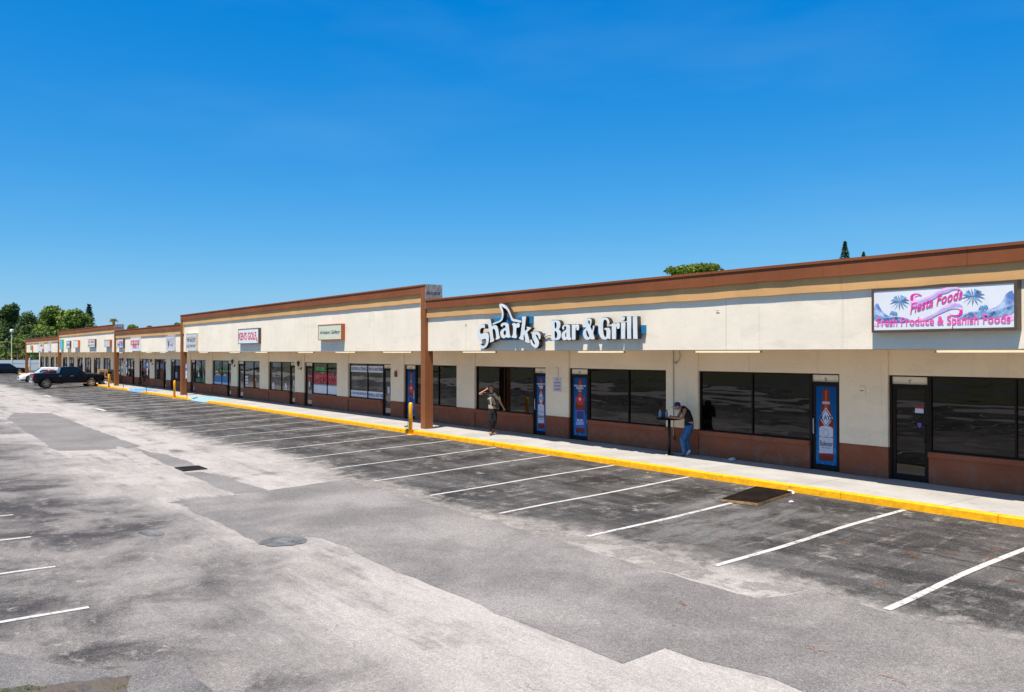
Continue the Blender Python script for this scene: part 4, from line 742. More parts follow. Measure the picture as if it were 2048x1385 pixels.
# ------------------------------------------------------------------ fittings under the canopy
tl = 0
for (xa, xb, lab) in ((1390, 1523, 'over the pier where the man leans'), (1155, 1250, 'under the word Grill'), (925, 993, 'just right of the nearest brown column'), (1871, 2060, 'under the Fiesta Foods sign'), (766, 826, 'just left of the nearest brown column'), (671, 712, 'under the Artisans Gallery sign'), (596, 628, 'above the windows lettered with red golf letters'), (511, 536, "just right of the KEN'S GOLF sign"), (459, 481, "just left of the KEN'S GOLF sign"), (399, 417, 'right of the TAP BALLET sign'), (320, 333, 'under the worn DANCE sign'), (292, 304, 'right of the scooter repair sign'), (236, 246, 'under the small red and blue sign')):
    a = at(xa, 704, 17.5)[0]; b_ = min(at(xb, 704, 17.5)[0], a+2.5); t = thing('strip_light', (a, 17.5, SO-.09), 'white fluorescent strip light on the soffit '+lab, 'light', 'strip lights along the walkway soffit')
    wallbox('housing', a, b_, 17.47, 17.53, SO-.018, SO+.001, 'white', t); MB().tube([(a+.03, 17.5, SO-.048), (b_-.03, 17.5, SO-.048)], .022, 8).build('tube', 'lampglow', t, True)
    wallbox('end_cap', a, a+.03, 17.47, 17.53, SO-.075, SO-.019, 'conduit', t); wallbox('end_cap', b_-.03, b_, 17.47, 17.53, SO-.075, SO-.019, 'conduit', t)
cx = at(1346.6, 800, YW-.03)[0]; t = thing('electrical_conduit', (cx, YW, .6), 'thin conduit with a foot box on the cream pier behind the leaning man', 'conduit')
MB().tube([(cx, YW-.025, .62), (cx, YW-.025, SO)], .013, 6).build('pipe', 'conduit', t); wallbox('junction_box', cx-.05, cx+.05, YW-.07, YW-.006, .5, .62, 'brown', t)
MB().tube([(cx, YW-.03, 2.78), (cx+.2, YW-.03, 2.80), (cx+.26, YW-.03, 2.95), (cx+.24, YW-.03, SO)], .012, 6).build('branch_pipe', 'conduit', t); MB().ball((cx+.12, YW-.05, 2.76), .035).build('clamp', 'conduit', t)
a = at(1107, 772, YW)[0]; t = thing('notice_sign', (a, YW, 2), 'small white notice with red rules text on the pier between two blue beer doors', 'sign')
pl = wallbox('panel', a, a+.42, YW-.012, YW-.002, 1.73, 2.22, 'labelw', t)
for k, s_ in enumerate(('NO', 'SOLICITING', 'NO BIKES', 'NO SKATING')):
    wd = .10 if k == 0 else .34; text(s_, a+.21-wd/2, a+.21+wd/2, 2.12-k*.115, 2.185-k*.115, YW-.013, 'darkred', pl, 'lettering', .0008, .02)
MB().tube([(a+.26, YW-.01, 2.22), (a+.26, YW-.01, 2.55), (a+.12, YW-.01, 2.55)], .008, 5).build('bracket', 'conduit', t)
a = at(1718, 778, YW)[0]; t = thing('meter_tag', (a, YW, 2.1), 'small square cream plate with an arrow on the pier left of the dark glass door', 'plate')
pl = wallbox('plate', a, a+.17, YW-.02, YW-.002, 2.07, 2.26, 'cream', t); MB().quad((a+.03, YW-.023, 2.155), (a+.14, YW-.023, 2.155), (a+.14, YW-.023, 2.165), (a+.03, YW-.023, 2.165)).build('arrow_shaft', 'ink', pl); MB().quad((a+.07, YW-.023, 2.14), (a+.10, YW-.023, 2.16), (a+.07, YW-.023, 2.18)).build('arrow_head', 'ink', pl)
a = at(791, 745, YW)[0]; t = thing('alarm_box', (a, YW, 1.9), 'small brown alarm box on the pier left of the nearest brown column', 'box')
MB().box((a, YW-.07, 1.98), (a+.16, YW-.002, 2.24)).build('housing', 'brown', t, bev=.01); MB().box((a+.02, YW-.08, 2.03), (a+.14, YW-.0705, 2.08)).build('lip', 'darkred', t)
for xq, yq, lab in ((596.5, 728, 'left of the golf shop door with red lettering'), (464.5, 724, "left of the KEN'S GOLF box sign"), (302, 722, 'above the wooden chair'), (245, 720, 'right of the second tall brown column')):
    p_ = at(xq, yq, YW-.15); x, z = p_[0], p_[2]; t = thing('wall_lantern', (x, YW, z), 'black carriage lantern on a curled bracket, '+lab, 'lantern', 'black wall lanterns on the piers')
    k_ = .72
    MB().lathe((x, YW-.15, z-.20*k_), [(.05*k_, 0), (.07*k_, .03*k_), (.11*k_, .27*k_), (.115*k_, .28*k_)], 6).build('glass', 'glassdoor', t); MB().lathe((x, YW-.15, z+.081*k_), [(.14*k_, 0), (.12*k_, .03*k_), (.05*k_, .12*k_), (.02*k_, .15*k_), (.012*k_, .2*k_)], 6).build('cap', 'blackp', t)
    for k in range(6):
        an = k*math.pi/3; MB().tube([(x+.055*k_*math.cos(an), YW-.15+.055*k_*math.sin(an), z-.20*k_), (x+.118*k_*math.cos(an), YW-.15+.118*k_*math.sin(an), z+.085*k_)], .007, 4).build('rib', 'blackp', t)
    MB().tube([(x+.08, YW-.005, z-.26), (x+.08, YW-.11, z-.29), (x, YW-.16, z-.25), (x, YW-.15, z-.2*k_)], .011, 5).build('bracket', 'blackp', t); MB().lathe((x+.08, YW-.015, z-.33), [(.035, 0), (.045, .07), (.035, .14)], 8).build('back_plate', 'blackp', t)
# small vents screwed to the fascia
for i, (xq, yq, lab) in enumerate(((1436, 625, 'to the right of the Grill lettering'), (1002-70, 651, 'left of the curved Sharks letters'))):
    p_ = at(xq, yq, YF); t = thing('wall_bracket', (p_[0], YF, p_[2]), 'tiny rusty leftover bracket on the stucco '+lab, 'bracket')
    MB().box((p_[0]-.05, YF-.012, p_[2]-.005), (p_[0]+.05, YF-.001, p_[2]+.005)).build('plate', 'conduit', t); MB().box((p_[0]-.05, YF-.006, p_[2]+.04), (p_[0]+.03, YF-.001, p_[2]+.05)).build('plate', 'conduit', t)

# ------------------------------------------------------------------ bollards and sign posts
def bollard(x, y, z, label):
    t = local('bollard', (x, y, z), label, 'bollard', 'yellow bollards at the kerb'); MB().lathe((0, 0, 0), [(.072, 0), (.072, 1.12), (.066, 1.16), (.045, 1.19), (.012, 1.2)], 18).build('post', 'yellow', t, True)
    MB().lathe((0, 0, -.01), [(.13, 0), (.12, .03), (.09, .035)], 14).build('footing', 'kerb', t); return t
bo = bollard(-26.84, 15.78, 0, 'yellow steel bollard just left of the nearest brown column')
copy_thing(bo, (-58.1, 15.8, 0), .6, 'yellow steel bollard left of the second brown column'); copy_thing(bo, (-78.2, 15.8, 0), 1.1, 'yellow steel bollard in front of the cardboard boxes')
p_ = gp(45, 748); copy_thing(bo, (-140.5, 17.5, 0), .2, 'yellow steel bollard by the white fence at the far left')
def accessible(x, y, lean, label):
    t = local('parking_sign', (x, y, .12), label, 'sign', 'accessible parking sign posts'); MB().tube([(0, 0, 0), (lean[0]*.5, lean[1]*.5, 1.1), (lean[0], lean[1], 2.25)], .022, 6).build('post', 'darkwood', t)
    pn = wallbox('sign_panel', lean[0]-.15, lean[0]+.15, lean[1]-.035, lean[1]-.028, 1.82, 2.27, 'logoblue', t); wallbox('symbol', lean[0]-.07, lean[0]+.06, lean[1]-.038, lean[1]-.036, 1.95, 2.18, 'white', pn)
    wallbox('sign_panel', lean[0]-.15, lean[0]+.15, lean[1]-.035, lean[1]-.028, 1.55, 1.80, 'labelw', t); wallbox('sign_panel', lean[0]-.15, lean[0]+.15, lean[1]-.035, lean[1]-.028, 1.28, 1.53, 'labelw', t); return t
px = at(375.5, 799, 15.8)[0]; s1 = accessible(px, 15.75, (-.05, 0), 'blue and white accessible parking sign at the pale blue ramp')
for (xq, yq, ln, lb) in ((292.4, 784.7, .1, 'accessible parking sign post right of the bright blue ramp, in front of the wooden chair'), (246, 777.5, .3, 'leaning accessible parking sign post left of the bright blue ramp')):
    px = at(xq, yq, 15.8)[0]; t = accessible(px, 15.8, (.0, ln), lb)

# ------------------------------------------------------------------ table, bottles, board, litter
tp = at(1340, 908, 18.0); tx, ty = at(1338.5, 838, 17.95)[0], 17.95
t = thing('high_table', (tx, ty, .15), 'black round high-top table on a single post beside the leaning man', 'table')
MB().lathe((tx, ty, .15), [(.13, 0), (.13, .012), (.05, .02)], 20).build('base', 'blackp', t); MB().tube([(tx, ty, .18), (tx, ty, 1.14)], .042, 10).build('post', 'blackp', t, True)
MB().lathe((tx, ty, 1.14), [(.15, 0), (.36, .012), (.37, .03), (.36, .045)], 28).build('table_top', 'darkboard', t)
def drink(x, y, lab, cap='red'):
    t = local('drink_bottle', (x, y, 1.186), lab, 'bottle', 'bottles on the high table'); MB().lathe((0, 0, 0), [(.036, 0), (.038, .05), (.035, .1), (.038, .15), (.02, .20), (.018, .215)], 12).build('body', 'bottleclear', t, True)
    MB().lathe((0, 0, .216), [(.021, 0), (.021, .025)], 10).build('cap', cap, t); MB().lathe((0, 0, .06), [(.0385, 0), (.0385, .07)], 12).build('label', 'sky', t); return t
x_ = at(1320, 836, 17.9)[0]; drink(max(x_, tx-.30), 17.9, 'plastic drink bottle with red cap at the left edge of the high table'); drink(at(1332, 836, 17.95)[0], 17.98, 'plastic drink bottle nearer the hands of the leaning man', 'orange')
# board
bc = [(-11.04, 13.98), (-10.28, 14.15), (-10.47, 15.62), (-11.36, 15.58)]
t = thing('wooden_board', (-10.8, 14.8, 0), 'dark stained wooden panel with raw pine edges lying in a parking bay', 'board')
zq = lambda q, h: (q[0], q[1], gz(q[1])+h)
def hexa(lo, hi): m_ = MB(); m_.quad(*hi); m_.quad(*lo[::-1]); [m_.quad(lo[k], lo[(k+1) % 4], hi[(k+1) % 4], hi[k]) for k in range(4)]; return m_
hexa([zq(q, .07) for q in bc], [zq(q, .082) for q in bc]).build('panel', 'darkboard', t)
ctr = Vector((sum(q[0] for q in bc)/4, sum(q[1] for q in bc)/4))
for k in range(4):
    a2, b2 = Vector(bc[k]), Vector(bc[(k+1) % 4]); ia, ib = a2.lerp(ctr, .06), b2.lerp(ctr, .06); lo = [zq(q, .010) for q in (a2, b2, ib, ia)]; hi = [zq(q, .069) for q in (a2, b2, ib, ia)]; hexa(lo, hi).build('frame_rail', 'rawwood', t)
def crumple(name, x, y, z, r, mat, label, cat, flat_=.5):
    me = bpy.data.meshes.new(name); bm = bmesh.new(); bmesh.ops.create_icosphere(bm, subdivisions=2, radius=r)
    for v in bm.verts: k = random.uniform(.6, 1.25); v.co = Vector((v.co.x*k, v.co.y*k, max(-r*.3, v.co.z*k*flat_)))
    bm.to_mesh(me); bm.free(); o = link(name, me, mat); o.location = (x, y, z+r*.3); return tag(o, label, cat)
q = gp(1585, 986); crumple('crumpled_paper', q[0], 15.72, gz(15.7), .10, 'white', 'crumpled white paper at the kerb behind the dark board', 'litter', .4)
q = gp(1555, 984); o = MB().box((q[0]-.17, 15.62, gz(15.7)+.01), (q[0]+.12, 15.74, gz(15.7)+.03)).build('paper_strip', 'white'); tag(o, 'flat white paper strip between the dark board and the yellow kerb', 'litter')
q = gp(1582, 1005); crumple('food_wrapper', q[0], q[1], q[2], .05, 'palepink', 'small pinkish wrapper on the asphalt right of the dark board', 'litter', .4)
q = at(1465, 918, 18.25); crumple('plastic_bag', q[0], 18.22, .15, .11, 'plastic', 'pale plastic bag against the brown wall right of the leaning man', 'litter', .5)
q = at(1332, 911, 17.6); crumple('paper_wrapper', q[0], 17.62, .15, .045, 'sand', 'small tan wrapper on the walk near the high table foot', 'litter', .6)
q = gp(1295, 947); crumple('orange_scrap', q[0], q[1], q[2], .03, 'orange', 'tiny orange scrap on asphalt near the kerb left of the board', 'litter', .5)
nb = MB()
for (xq, yq) in ((1690, 1088), (1770, 1078), (1820, 1110), (1830, 1114), (1900, 1108), (1760, 1172), (2030, 1165), (2000, 1100), (1978, 1114), (1630, 1302), (1780, 1362), (1095, 1000), (1445, 1080), (1430, 1048), (1990, 1118), (1370, 1210)):
    q = gp(xq, yq)
    for k in range(3):
        an = random.uniform(-.6, .6)+random.choice((0, .4)); L = random.uniform(.04, .11); cx, cy = q[0]+random.uniform(-.1, .1), q[1]+random.uniform(-.05, .05); z = gz(cy)+.012
        nb.tube([(cx-L*math.cos(an), cy-L*math.sin(an), z), (cx, cy+.01, z+.008), (cx+L*math.cos(an), cy+L*math.sin(an), z)], .0028, 4)
tag(nb.build('pine_needles', 'needle'), 'reddish dry pine needles scattered on the asphalt', 'needles', kind='stuff')
gv = MB()
for (xq, yq, n) in ((60, 1380, 90), (240, 1378, 30), (818, 866, 10), (10, 1384, 50)):
    for k in range(n):
        q = gp(xq+random.gauss(0, 14 if yq > 900 else 2), yq+random.gauss(0, 3 if yq > 900 else .5)); h = random.uniform(.008, .026); an = random.uniform(0, 6.28); z = gz(q[1])+.01; dx, dy = .005*math.cos(an), .005*math.sin(an); tx_ = random.uniform(-.03, .03)
        gv.quad((q[0]-dx, q[1]-dy, z), (q[0]+dx, q[1]+dy, z), (q[0]+tx_, q[1]+tx_*.5, z+h))
tag(gv.build('grass_tufts', 'leafbright'), 'green grass tufts growing through the asphalt edge', 'grass', kind='stuff')
wd = thing('kerb_weed', (-27.25, 15.9, .1), 'dry weed stalk growing from the kerb joint beside the near bollard', 'weed')
MB().tube([(-27.25, 15.92, .1), (-27.3, 15.93, .4), (-27.22, 15.92, .62), (-27.38, 15.93, .68)], [.012, .01, .008, .004], 5).build('stem', 'bark', wd)
for k in range(6): z = .1+k*.03; MB().quad((-27.25, 15.9, z), (-27.25+random.uniform(-.2, .2), 15.8, z+.08), (-27.25+random.uniform(-.2, .2), 15.82, z+.02)).build('leaf', 'leafbright', wd)
# chair
p_ = at(282, 768, 17.9); ch = local('wooden_armchair', (p_[0], 17.95, .15), 'dark wooden armchair with slatted back against the brown wall', 'chair')
for sx in (-.27, .27):
    MB().box((sx-.02, -.25, 0), (sx+.02, -.21, .62)).build('leg', 'darkwood', ch); MB().box((sx-.02, .21, 0), (sx+.02, .25, .95)).build('leg', 'darkwood', ch); MB().box((sx-.03, -.27, .621), (sx+.03, .209, .65)).build('armrest', 'darkwood', ch)
MB().box((-.25, -.25, .42), (.25, .25, .455)).build('seat', 'darkwood', ch); MB().box((-.248, .215, .88), (.248, .245, .96)).build('top_rail', 'darkwood', ch)
for k in range(5): MB().box((-.2+k*.1-.015, .222, .457), (-.2+k*.1+.015, .238, .879)).build('back_slat', 'darkwood', ch)
# boxes and bags by the column
def carton(x, y, z, s_, label, rz=0):
    t = local('cardboard_box', (x, y, z), label, 'box', 'cardboard boxes stacked by the column', rz); a, b2, h = s_; MB().box((-a/2, -b2/2, 0), (a/2, b2/2, h)).build('carton', 'card', t, bev=.01)
    MB().box((-.03, -b2/2-.002, 0.01), (.03, b2/2+.002, h+.003)).build('tape', 'sand', t); MB().box((a/2+.001, -b2/2+.05, h*.35), (a/2+.004, b2/2-.15, h*.7)).build('print', 'darkwood', t); return t
bx = at(214, 766, 17.3)[0]
carton(bx, 16.8, .15, (1.0, .62, .55), 'large brown carton at the bottom, nearest the kerb', .05); carton(bx+.02, 16.82, .703, (.98, .6, .75), 'tall brown carton on top, nearest the kerb', -.04); carton(bx-.05, 17.5, .15, (1.0, .6, .7), 'large brown carton at the bottom, nearest the shop window', 0); carton(bx-.02, 17.48, .853, (.95, .58, .62), 'brown carton on top, nearest the shop window', .06)
carton(bx+1.05, 17.0, .15, (.6, .8, .35), 'low brown carton in front of the tall stack', .2); carton(bx+1.05, 17.0, .503, (.55, .7, .3), 'small brown carton on the low front carton', .1)
for k, (dx, y, r_, lb) in enumerate(((1.6, 16.4, .22, 'white rubbish bag at the foot of the cartons, nearest the kerb'), (.6, 16.35, .2, 'white rubbish bag leaning beside the pickup bonnet'), (1.75, 16.85, .2, 'white rubbish bag between cartons and column'))):
    crumple('rubbish_bag', bx+dx, y, .15, r_, 'plastic', lb, 'bag', .9)

# ------------------------------------------------------------------ vehicles
def sharp(o, a=32): o.data.set_sharp_from_angle(angle=math.radians(a)); return o
def interp(P, y): return float(np.interp(y, [p_[0] for p_ in P], [p_[1] for p_ in P]))
def vehicle(name, loc, rz, label, L, W, paint, top, wheels, wr, bot, cab, roofz, windows, extra=None, cat='car', beltin=.05, rim=5):
    """top: (y, z) line of bonnet, belt and boot; cab: [cowl y, roof front y, roof rear y, rear base y]; front is +y"""
    t = local(name, loc, label, cat, 'vehicles parked along the kerb', rz); hw = W/2; n = 72; m_ = MB(); prev = None; mats = []
    for k in range(n+1):
        y = -L/2+L*k/n; z1 = interp(top, y); e = min(1, (L/2-abs(y))/.35); ws = hw*(.90+.10*math.sqrt(max(0, e))); zb = bot
        for wy in wheels:
            d = abs(y-wy); R_ = wr+.075
            if d < R_: zb = max(zb, wr-.02+math.sqrt(R_*R_-d*d))
        zb = min(zb, z1-.12); zm = (zb+z1)/2
        ring = [(0, zb), (ws*.94, zb), (ws, zb+.06), (ws*1.0, max(zb+.07, z1-.30)), (ws*.985, z1-.12), (ws*.93, z1-.03), (ws*.84, z1), (0, z1+.02)]
        ring = [(x, y, z) for x, z in ring]+[(-x, y, z) for x, z in ring[-2:0:-1]]
        i = len(m_.v); m_.v += ring; N_ = len(ring)
        if prev is not None:
            for q in range(N_): m_.f.append((prev+q, prev+(q+1) % N_, i+(q+1) % N_, i+q))
        else: m_.f.append(tuple(i+q for q in range(N_)))
        prev = i
    m_.f.append(tuple(prev+q for q in reversed(range(N_)))); sharp(m_.build('body', paint, t, True))
    c0, c1, c2, c3 = cab; hb = hw*.86; ht = hw*.74; zb0 = interp(top, c0)-.01; zb3 = interp(top, c3)-.01
    st = [(c0, hb, zb0, zb0+.01, hb*.98), (c1, hb, interp(top, c1)-.01, roofz-.03, ht), ((c1*.6+c2*.4), hb, interp(top, 0)-.01, roofz, ht), (c2, hb, interp(top, c2)-.01, roofz-.04, ht*.98), (c3, hb, zb3, zb3+.01, hb*.97)]
    g = MB(); pr = None
    for (y, wb, z0, z1, wt) in st:
        ring = [(wb, y, z0), (wt+.02, y, z1-.04), (wt-.05, y, z1), (-wt+.05, y, z1), (-wt-.02, y, z1-.04), (-wb, y, z0)]; i = len(g.v); g.v += ring
        if pr is not None:
            for q in range(5): g.f.append((pr+q, pr+q+1, i+q+1, i+q))
        pr = i
    sharp(g.build('cabin', paint, t, True))
    def side(y, z, s_, off=.006):
        # width of the cabin side at height z between belt and roof
        if c2 <= y <= c1: zt_ = roofz-.07; wt = ht+.02
        elif y > c1: u = (y-c1)/(c0-c1); zt_ = roofz-.07+(zb0-roofz+.05)*u; wt = (ht+.02)*(1-u)+hb*.98*u
        else: u = (c2-y)/(c2-c3); zt_ = roofz-.07+(zb3-roofz+.05)*u; wt = ht*(1-u)+hb*.97*u
        z0 = interp(top, y)-.01; v = (z-z0)/max(.02, zt_+.0-z0); return s_*(hb+(wt-hb)*v+off)
    for s_ in (-1, 1):
        for wn in windows:
            pts = [(side(y, z, s_), y, z) for y, z in wn]; g = MB().quad(*(pts if s_ > 0 else pts[::-1])); g.build('side_window', 'carglass', t)
    dy, dz = c0-c1, roofz-.03-zb0; f = lambda u: (c0-dy*u, zb0+.01+dz*u, hb*.98+(ht-hb*.98)*u)
    (ya, za, wa), (yb, zc, wb) = f(.08), f(.93); g = MB().quad((-wa+.08, ya+.012, za+.012), (wa-.08, ya+.012, za+.012), (wb-.09, yb+.012, zc+.012), (-wb+.09, yb+.012, zc+.012)).build('windscreen', 'carglass', t)
    dy, dz = c3-c2, roofz-.04-zb3; f = lambda u: (c3-dy*u, zb3+.01+dz*u, hb*.97+(ht-hb*.97)*u); (ya, za, wa), (yb, zc, wb) = f(.1), f(.9)
    MB().quad((wa-.08, ya-.012, za+.012), (-wa+.08, ya-.012, za+.012), (-wb+.09, yb-.012, zc+.012), (wb-.09, yb-.012, zc+.012)).build('rear_window', 'carglass', t)
    for wy in wheels:
        for s_ in (-1, 1):
            x = s_*(hw-.12); w_ = MB(); prof = [(wr*.62, -.11), (wr*.93, -.11), (wr, -.07), (wr, .07), (wr*.93, .11), (wr*.62, .11)]; nn = 22; rings = []
            for rr, o_ in prof:
                i = len(w_.v); rings.append(i); w_.v += [(x+o_*s_, wy+rr*math.cos(6.2832*q/nn), wr+rr*math.sin(6.2832*q/nn)) for q in range(nn)]
            for i, j in zip(rings, rings[1:]):
                for q in range(nn): w_.f.append((i+q, i+(q+1) % nn, j+(q+1) % nn, j+q))
            wh = w_.build('wheel', 'tyre', t, True); rm = MB(); xo = x+.085*s_
            rm.tube([(xo-.05*s_, wy, wr), (xo+.0*s_, wy, wr)], wr*.16, 10); wh2 = MB(); nn = 22
            for q in range(nn):
                a0, a1 = 6.2832*q/nn, 6.2832*(q+1)/nn; rm.quad((xo, wy+wr*.56*math.cos(a0), wr+wr*.56*math.sin(a0)), (xo, wy+wr*.56*math.cos(a1), wr+wr*.56*math.sin(a1)), (xo, wy+wr*.66*math.cos(a1), wr+wr*.66*math.sin(a1)), (xo, wy+wr*.66*math.cos(a0), wr+wr*.66*math.sin(a0)))
            for q in range(rim):
                an = 6.2832*q/rim+.3; dx_, dz_ = math.cos(an), math.sin(an); nx_, nz_ = -dz_*wr*.08, dx_*wr*.08
                rm.quad((xo, wy+dx_*wr*.1+nx_, wr+dz_*wr*.1+nz_), (xo, wy+dx_*wr*.6+nx_, wr+dz_*wr*.6+nz_), (xo, wy+dx_*wr*.6-nx_, wr+dz_*wr*.6-nz_), (xo, wy+dx_*wr*.1-nx_, wr+dz_*wr*.1-nz_))
            rm.build('rim', 'chrome', wh)
            MB().lathe((0, 0, 0), [(.01, 0), (wr*.62, .001)], 20)
            bk = MB(); bk.quad(*[(x-.02*s_, wy+wr*.62*math.cos(6.2832*q/16), wr+wr*.62*math.sin(6.2832*q/16)) for q in range(16)]); bk.build('brake_disc', 'underbody', wh)
    MB().box((-hw*.8, -L/2+.3, bot-.12), (hw*.8, L/2-.3, bot+.06)).build('underbody', 'underbody', t)
    for s_ in (-1, 1):
        MB().box((s_*hw*.78-.12, L/2-.16, interp(top, L/2-.1)-.24), (s_*hw*.78+.10, L/2-.035, interp(top, L/2-.1)-.10)).build('headlight', 'headl', t, bev=.02)
        zt_ = interp(top, -L/2+.05); MB().box((s_*hw*.84-.10, -L/2-.01, zt_-.38), (s_*hw*.84+.10, -L/2+.14, zt_-.08)).build('tail_light', 'taillight', t, bev=.015)
        MB().box((s_*(hw+.0), cab[0]-.55, interp(top, cab[0]-.5)+.0), (s_*(hw+.20), cab[0]-.42, interp(top, cab[0]-.5)+.16)).build('side_mirror', paint, t, bev=.02)
        for hy in (cab[0]-1.15, cab[0]-2.1): MB().box((s_*(hw-.004), hy-.11, interp(top, hy)-.24), (s_*(hw+.03), hy+.11, interp(top, hy)-.20)).build('door_handle', 'chrome' if cat == 'pickup truck' else paint, t)
        for hy in (cab[0]-.12, cab[0]-1.25, cab[0]-2.3): MB().box((s_*(hw-.01), hy-.004, bot+.1), (s_*(hw+.0015), hy+.004, interp(top, hy)-.06)).build('door_gap', 'underbody', t)
    MB().box((-hw*.55, L/2-.05, bot+.12), (hw*.55, L/2+.004, bot+.32)).build('grille', 'underbody', t); MB().box((-.26, -L/2-.018, bot+.25), (.26, -L/2-.004, bot+.38)).build('number_plate', 'labelw', t)
    if extra: extra(t)
    return t
def pk(t):
    wallbox('step_bar', -1.06, -.96, -.5, 1.4, .40, .47, 'chrome', t); wallbox('step_bar', .96, 1.06, -.5, 1.4, .40, .47, 'chrome', t); wallbox('rear_bumper', -.95, .95, -2.95, -2.80, .52, .72, 'chrome', t, .02); wallbox('front_bumper', -.95, .95, 2.80, 2.93, .50, .74, 'chrome', t, .02)
    wallbox('bed_shade_sheet', -.78, .78, -2.7, -.85, 1.335, 1.345, 'underbody', t); wallbox('tow_hitch', -.05, .05, -3.12, -2.95, .45, .52, 'steel', t); wallbox('bed_cap_rail', .80, .90, -2.78, -.8, 1.331, 1.352, 'blackp', t); wallbox('bed_cap_rail', -.90, -.80, -2.78, -.8, 1.331, 1.352, 'blackp', t)  # black sheet at rail height paints the shade of an open bed on the closed body
xf = at(184, 775, 15.3)[0]; xr = at(94, 777, 11.9)[0]; rot = math.atan2(-(xf-xr), 3.4); cxp, cyp, rot = -84.3, 13.58, 0
tk = vehicle('pickup_truck', (cxp, cyp, gz(13.5)-.03), rot, 'dark navy crew-cab pickup truck with chrome wheels, side-on at the kerb', 5.8, 2.02, 'carnavy', [(-2.9, 1.30), (-.8, 1.33), (1.0, 1.32), (1.4, 1.30), (2.3, 1.26), (2.75, 1.20), (2.9, 1.12)], (-1.82, 1.80), .42, .56, [1.35, .72, -.62, -.80], 1.93,
    [[(-.60, 1.36), (.02, 1.36), (.02, 1.80), (-.55, 1.80)], [(.10, 1.36), (1.02, 1.36), (.78, 1.66), (.62, 1.80), (.10, 1.80)]], pk, 'pickup truck', rim=6)
cs = dict(top=[(-2.35, .90), (-2.2, .98), (-1.2, .98), (.9, .95), (1.2, .93), (2.0, .82), (2.3, .66), (2.38, .55)], wheels=(-1.42, 1.42), wr=.35, bot=.28, cab=[1.05, .25, -1.35, -2.05], roofz=1.60)
sw = [[(-1.45, 1.02), (-.42, 1.0), (-.42, 1.34), (-.95, 1.32)], [(-.34, 1.0), (.72, .99), (.30, 1.30), (.1, 1.34), (-.34, 1.34)]]
vehicle('parked_car', (-103.0, 14.25, gz(14)-.03), math.pi, 'white hatchback backed in with its nose to the aisle, behind the pickup', 4.75, 1.88, 'carwhite', windows=sw, rim=10, **cs)
vehicle('parked_car', (-93.2, 14.35, gz(14)-.03), 0, 'dark maroon car mostly hidden behind the pickup bonnet', 4.8, 1.84, 'carmaroon', windows=sw, **{**cs, 'roofz': 1.42})
su = dict(top=[(-2.35, 1.0), (-2.2, 1.08), (-1.2, 1.08), (.9, 1.05), (1.2, 1.03), (2.0, .98), (2.3, .86), (2.38, .6)], wheels=(-1.4, 1.42), wr=.37, bot=.30, cab=[1.05, .25, -1.45, -2.1], roofz=1.62)
sq = [[(-1.75, 1.13), (-.42, 1.11), (-.42, 1.48), (-1.35, 1.46)], [(-.34, 1.11), (.72, 1.09), (.26, 1.42), (.1, 1.48), (-.34, 1.48)]]
vehicle('parked_car', (-138.6, 14.6, gz(14)-.02), 0, 'dark blue crossover parked at the far left end by the white fence', 4.75, 1.88, 'carblue', windows=sq, **su)

# ------------------------------------------------------------------ people
def skinned(name, joints, edges, mat, par, sub=2, root=0, smooth=True):
    me = bpy.data.meshes.new(name); me.from_pydata([j[0] for j in joints], edges, []); o = bpy.data.objects.new('tmp', me); COL.objects.link(o)
    sm = o.modifiers.new('s', 'SKIN'); sm.use_smooth_shade = True
    for k, j in enumerate(joints):
        r_ = j[1]; me.skin_vertices[0].data[k].radius = r_ if isinstance(r_, tuple) else (r_, r_); me.skin_vertices[0].data[k].use_root = (k == root)
    ss_ = o.modifiers.new('u', 'SUBSURF'); ss_.levels = sub; ss_.render_levels = sub
    dg = bpy.context.evaluated_depsgraph_get(); dg.update(); ev = bpy.data.meshes.new_from_object(o.evaluated_get(dg)); bpy.data.objects.remove(o); ev.name = name; ev.materials.clear()
    return link(name, ev, mat, par, True)
def blob(name, joints, edges, mat, par, voxel=.017, extra=()):
    # one continuous surface: ellipsoids swept along the bones, fused by a voxel remesh
    b = MB(); rr = lambda r_: (r_[0], r_[1], (r_[0]+r_[1])/2*.9) if isinstance(r_, tuple) else (r_, r_, r_)
    for i, j in edges:
        p0, p1 = Vector(joints[i][0]), Vector(joints[j][0]); a, c = rr(joints[i][1]), rr(joints[j][1]); n = max(2, int((p1-p0).length/.02))
        for k in range(n+1):
            u = k/n; b.ball(tuple(p0.lerp(p1, u)), tuple(a[q]*(1-u)+c[q]*u for q in range(3)), 10, 6)
    for c, r_ in extra: b.ball(tuple(c), r_, 14, 10)
    me = bpy.data.meshes.new(name); me.from_pydata(b.v, [], b.f); o = bpy.data.objects.new('tmp', me); COL.objects.link(o)
    m_ = o.modifiers.new('r', 'REMESH'); m_.mode = 'VOXEL'; m_.voxel_size = voxel; m_.use_smooth_shade = True; q = o.modifiers.new('s', 'SMOOTH'); q.iterations = 4; q.factor = .5
    dg = bpy.context.evaluated_depsgraph_get(); dg.update(); ev = bpy.data.meshes.new_from_object(o.evaluated_get(dg)); bpy.data.objects.remove(o); ev.name = name; ev.materials.clear()
    return link(name, ev, mat, par, True)
def chain(pts, rs): return [(Vector(p_), r_) for p_, r_ in zip(pts, rs)], [(k, k+1) for k in range(len(pts)-1)]
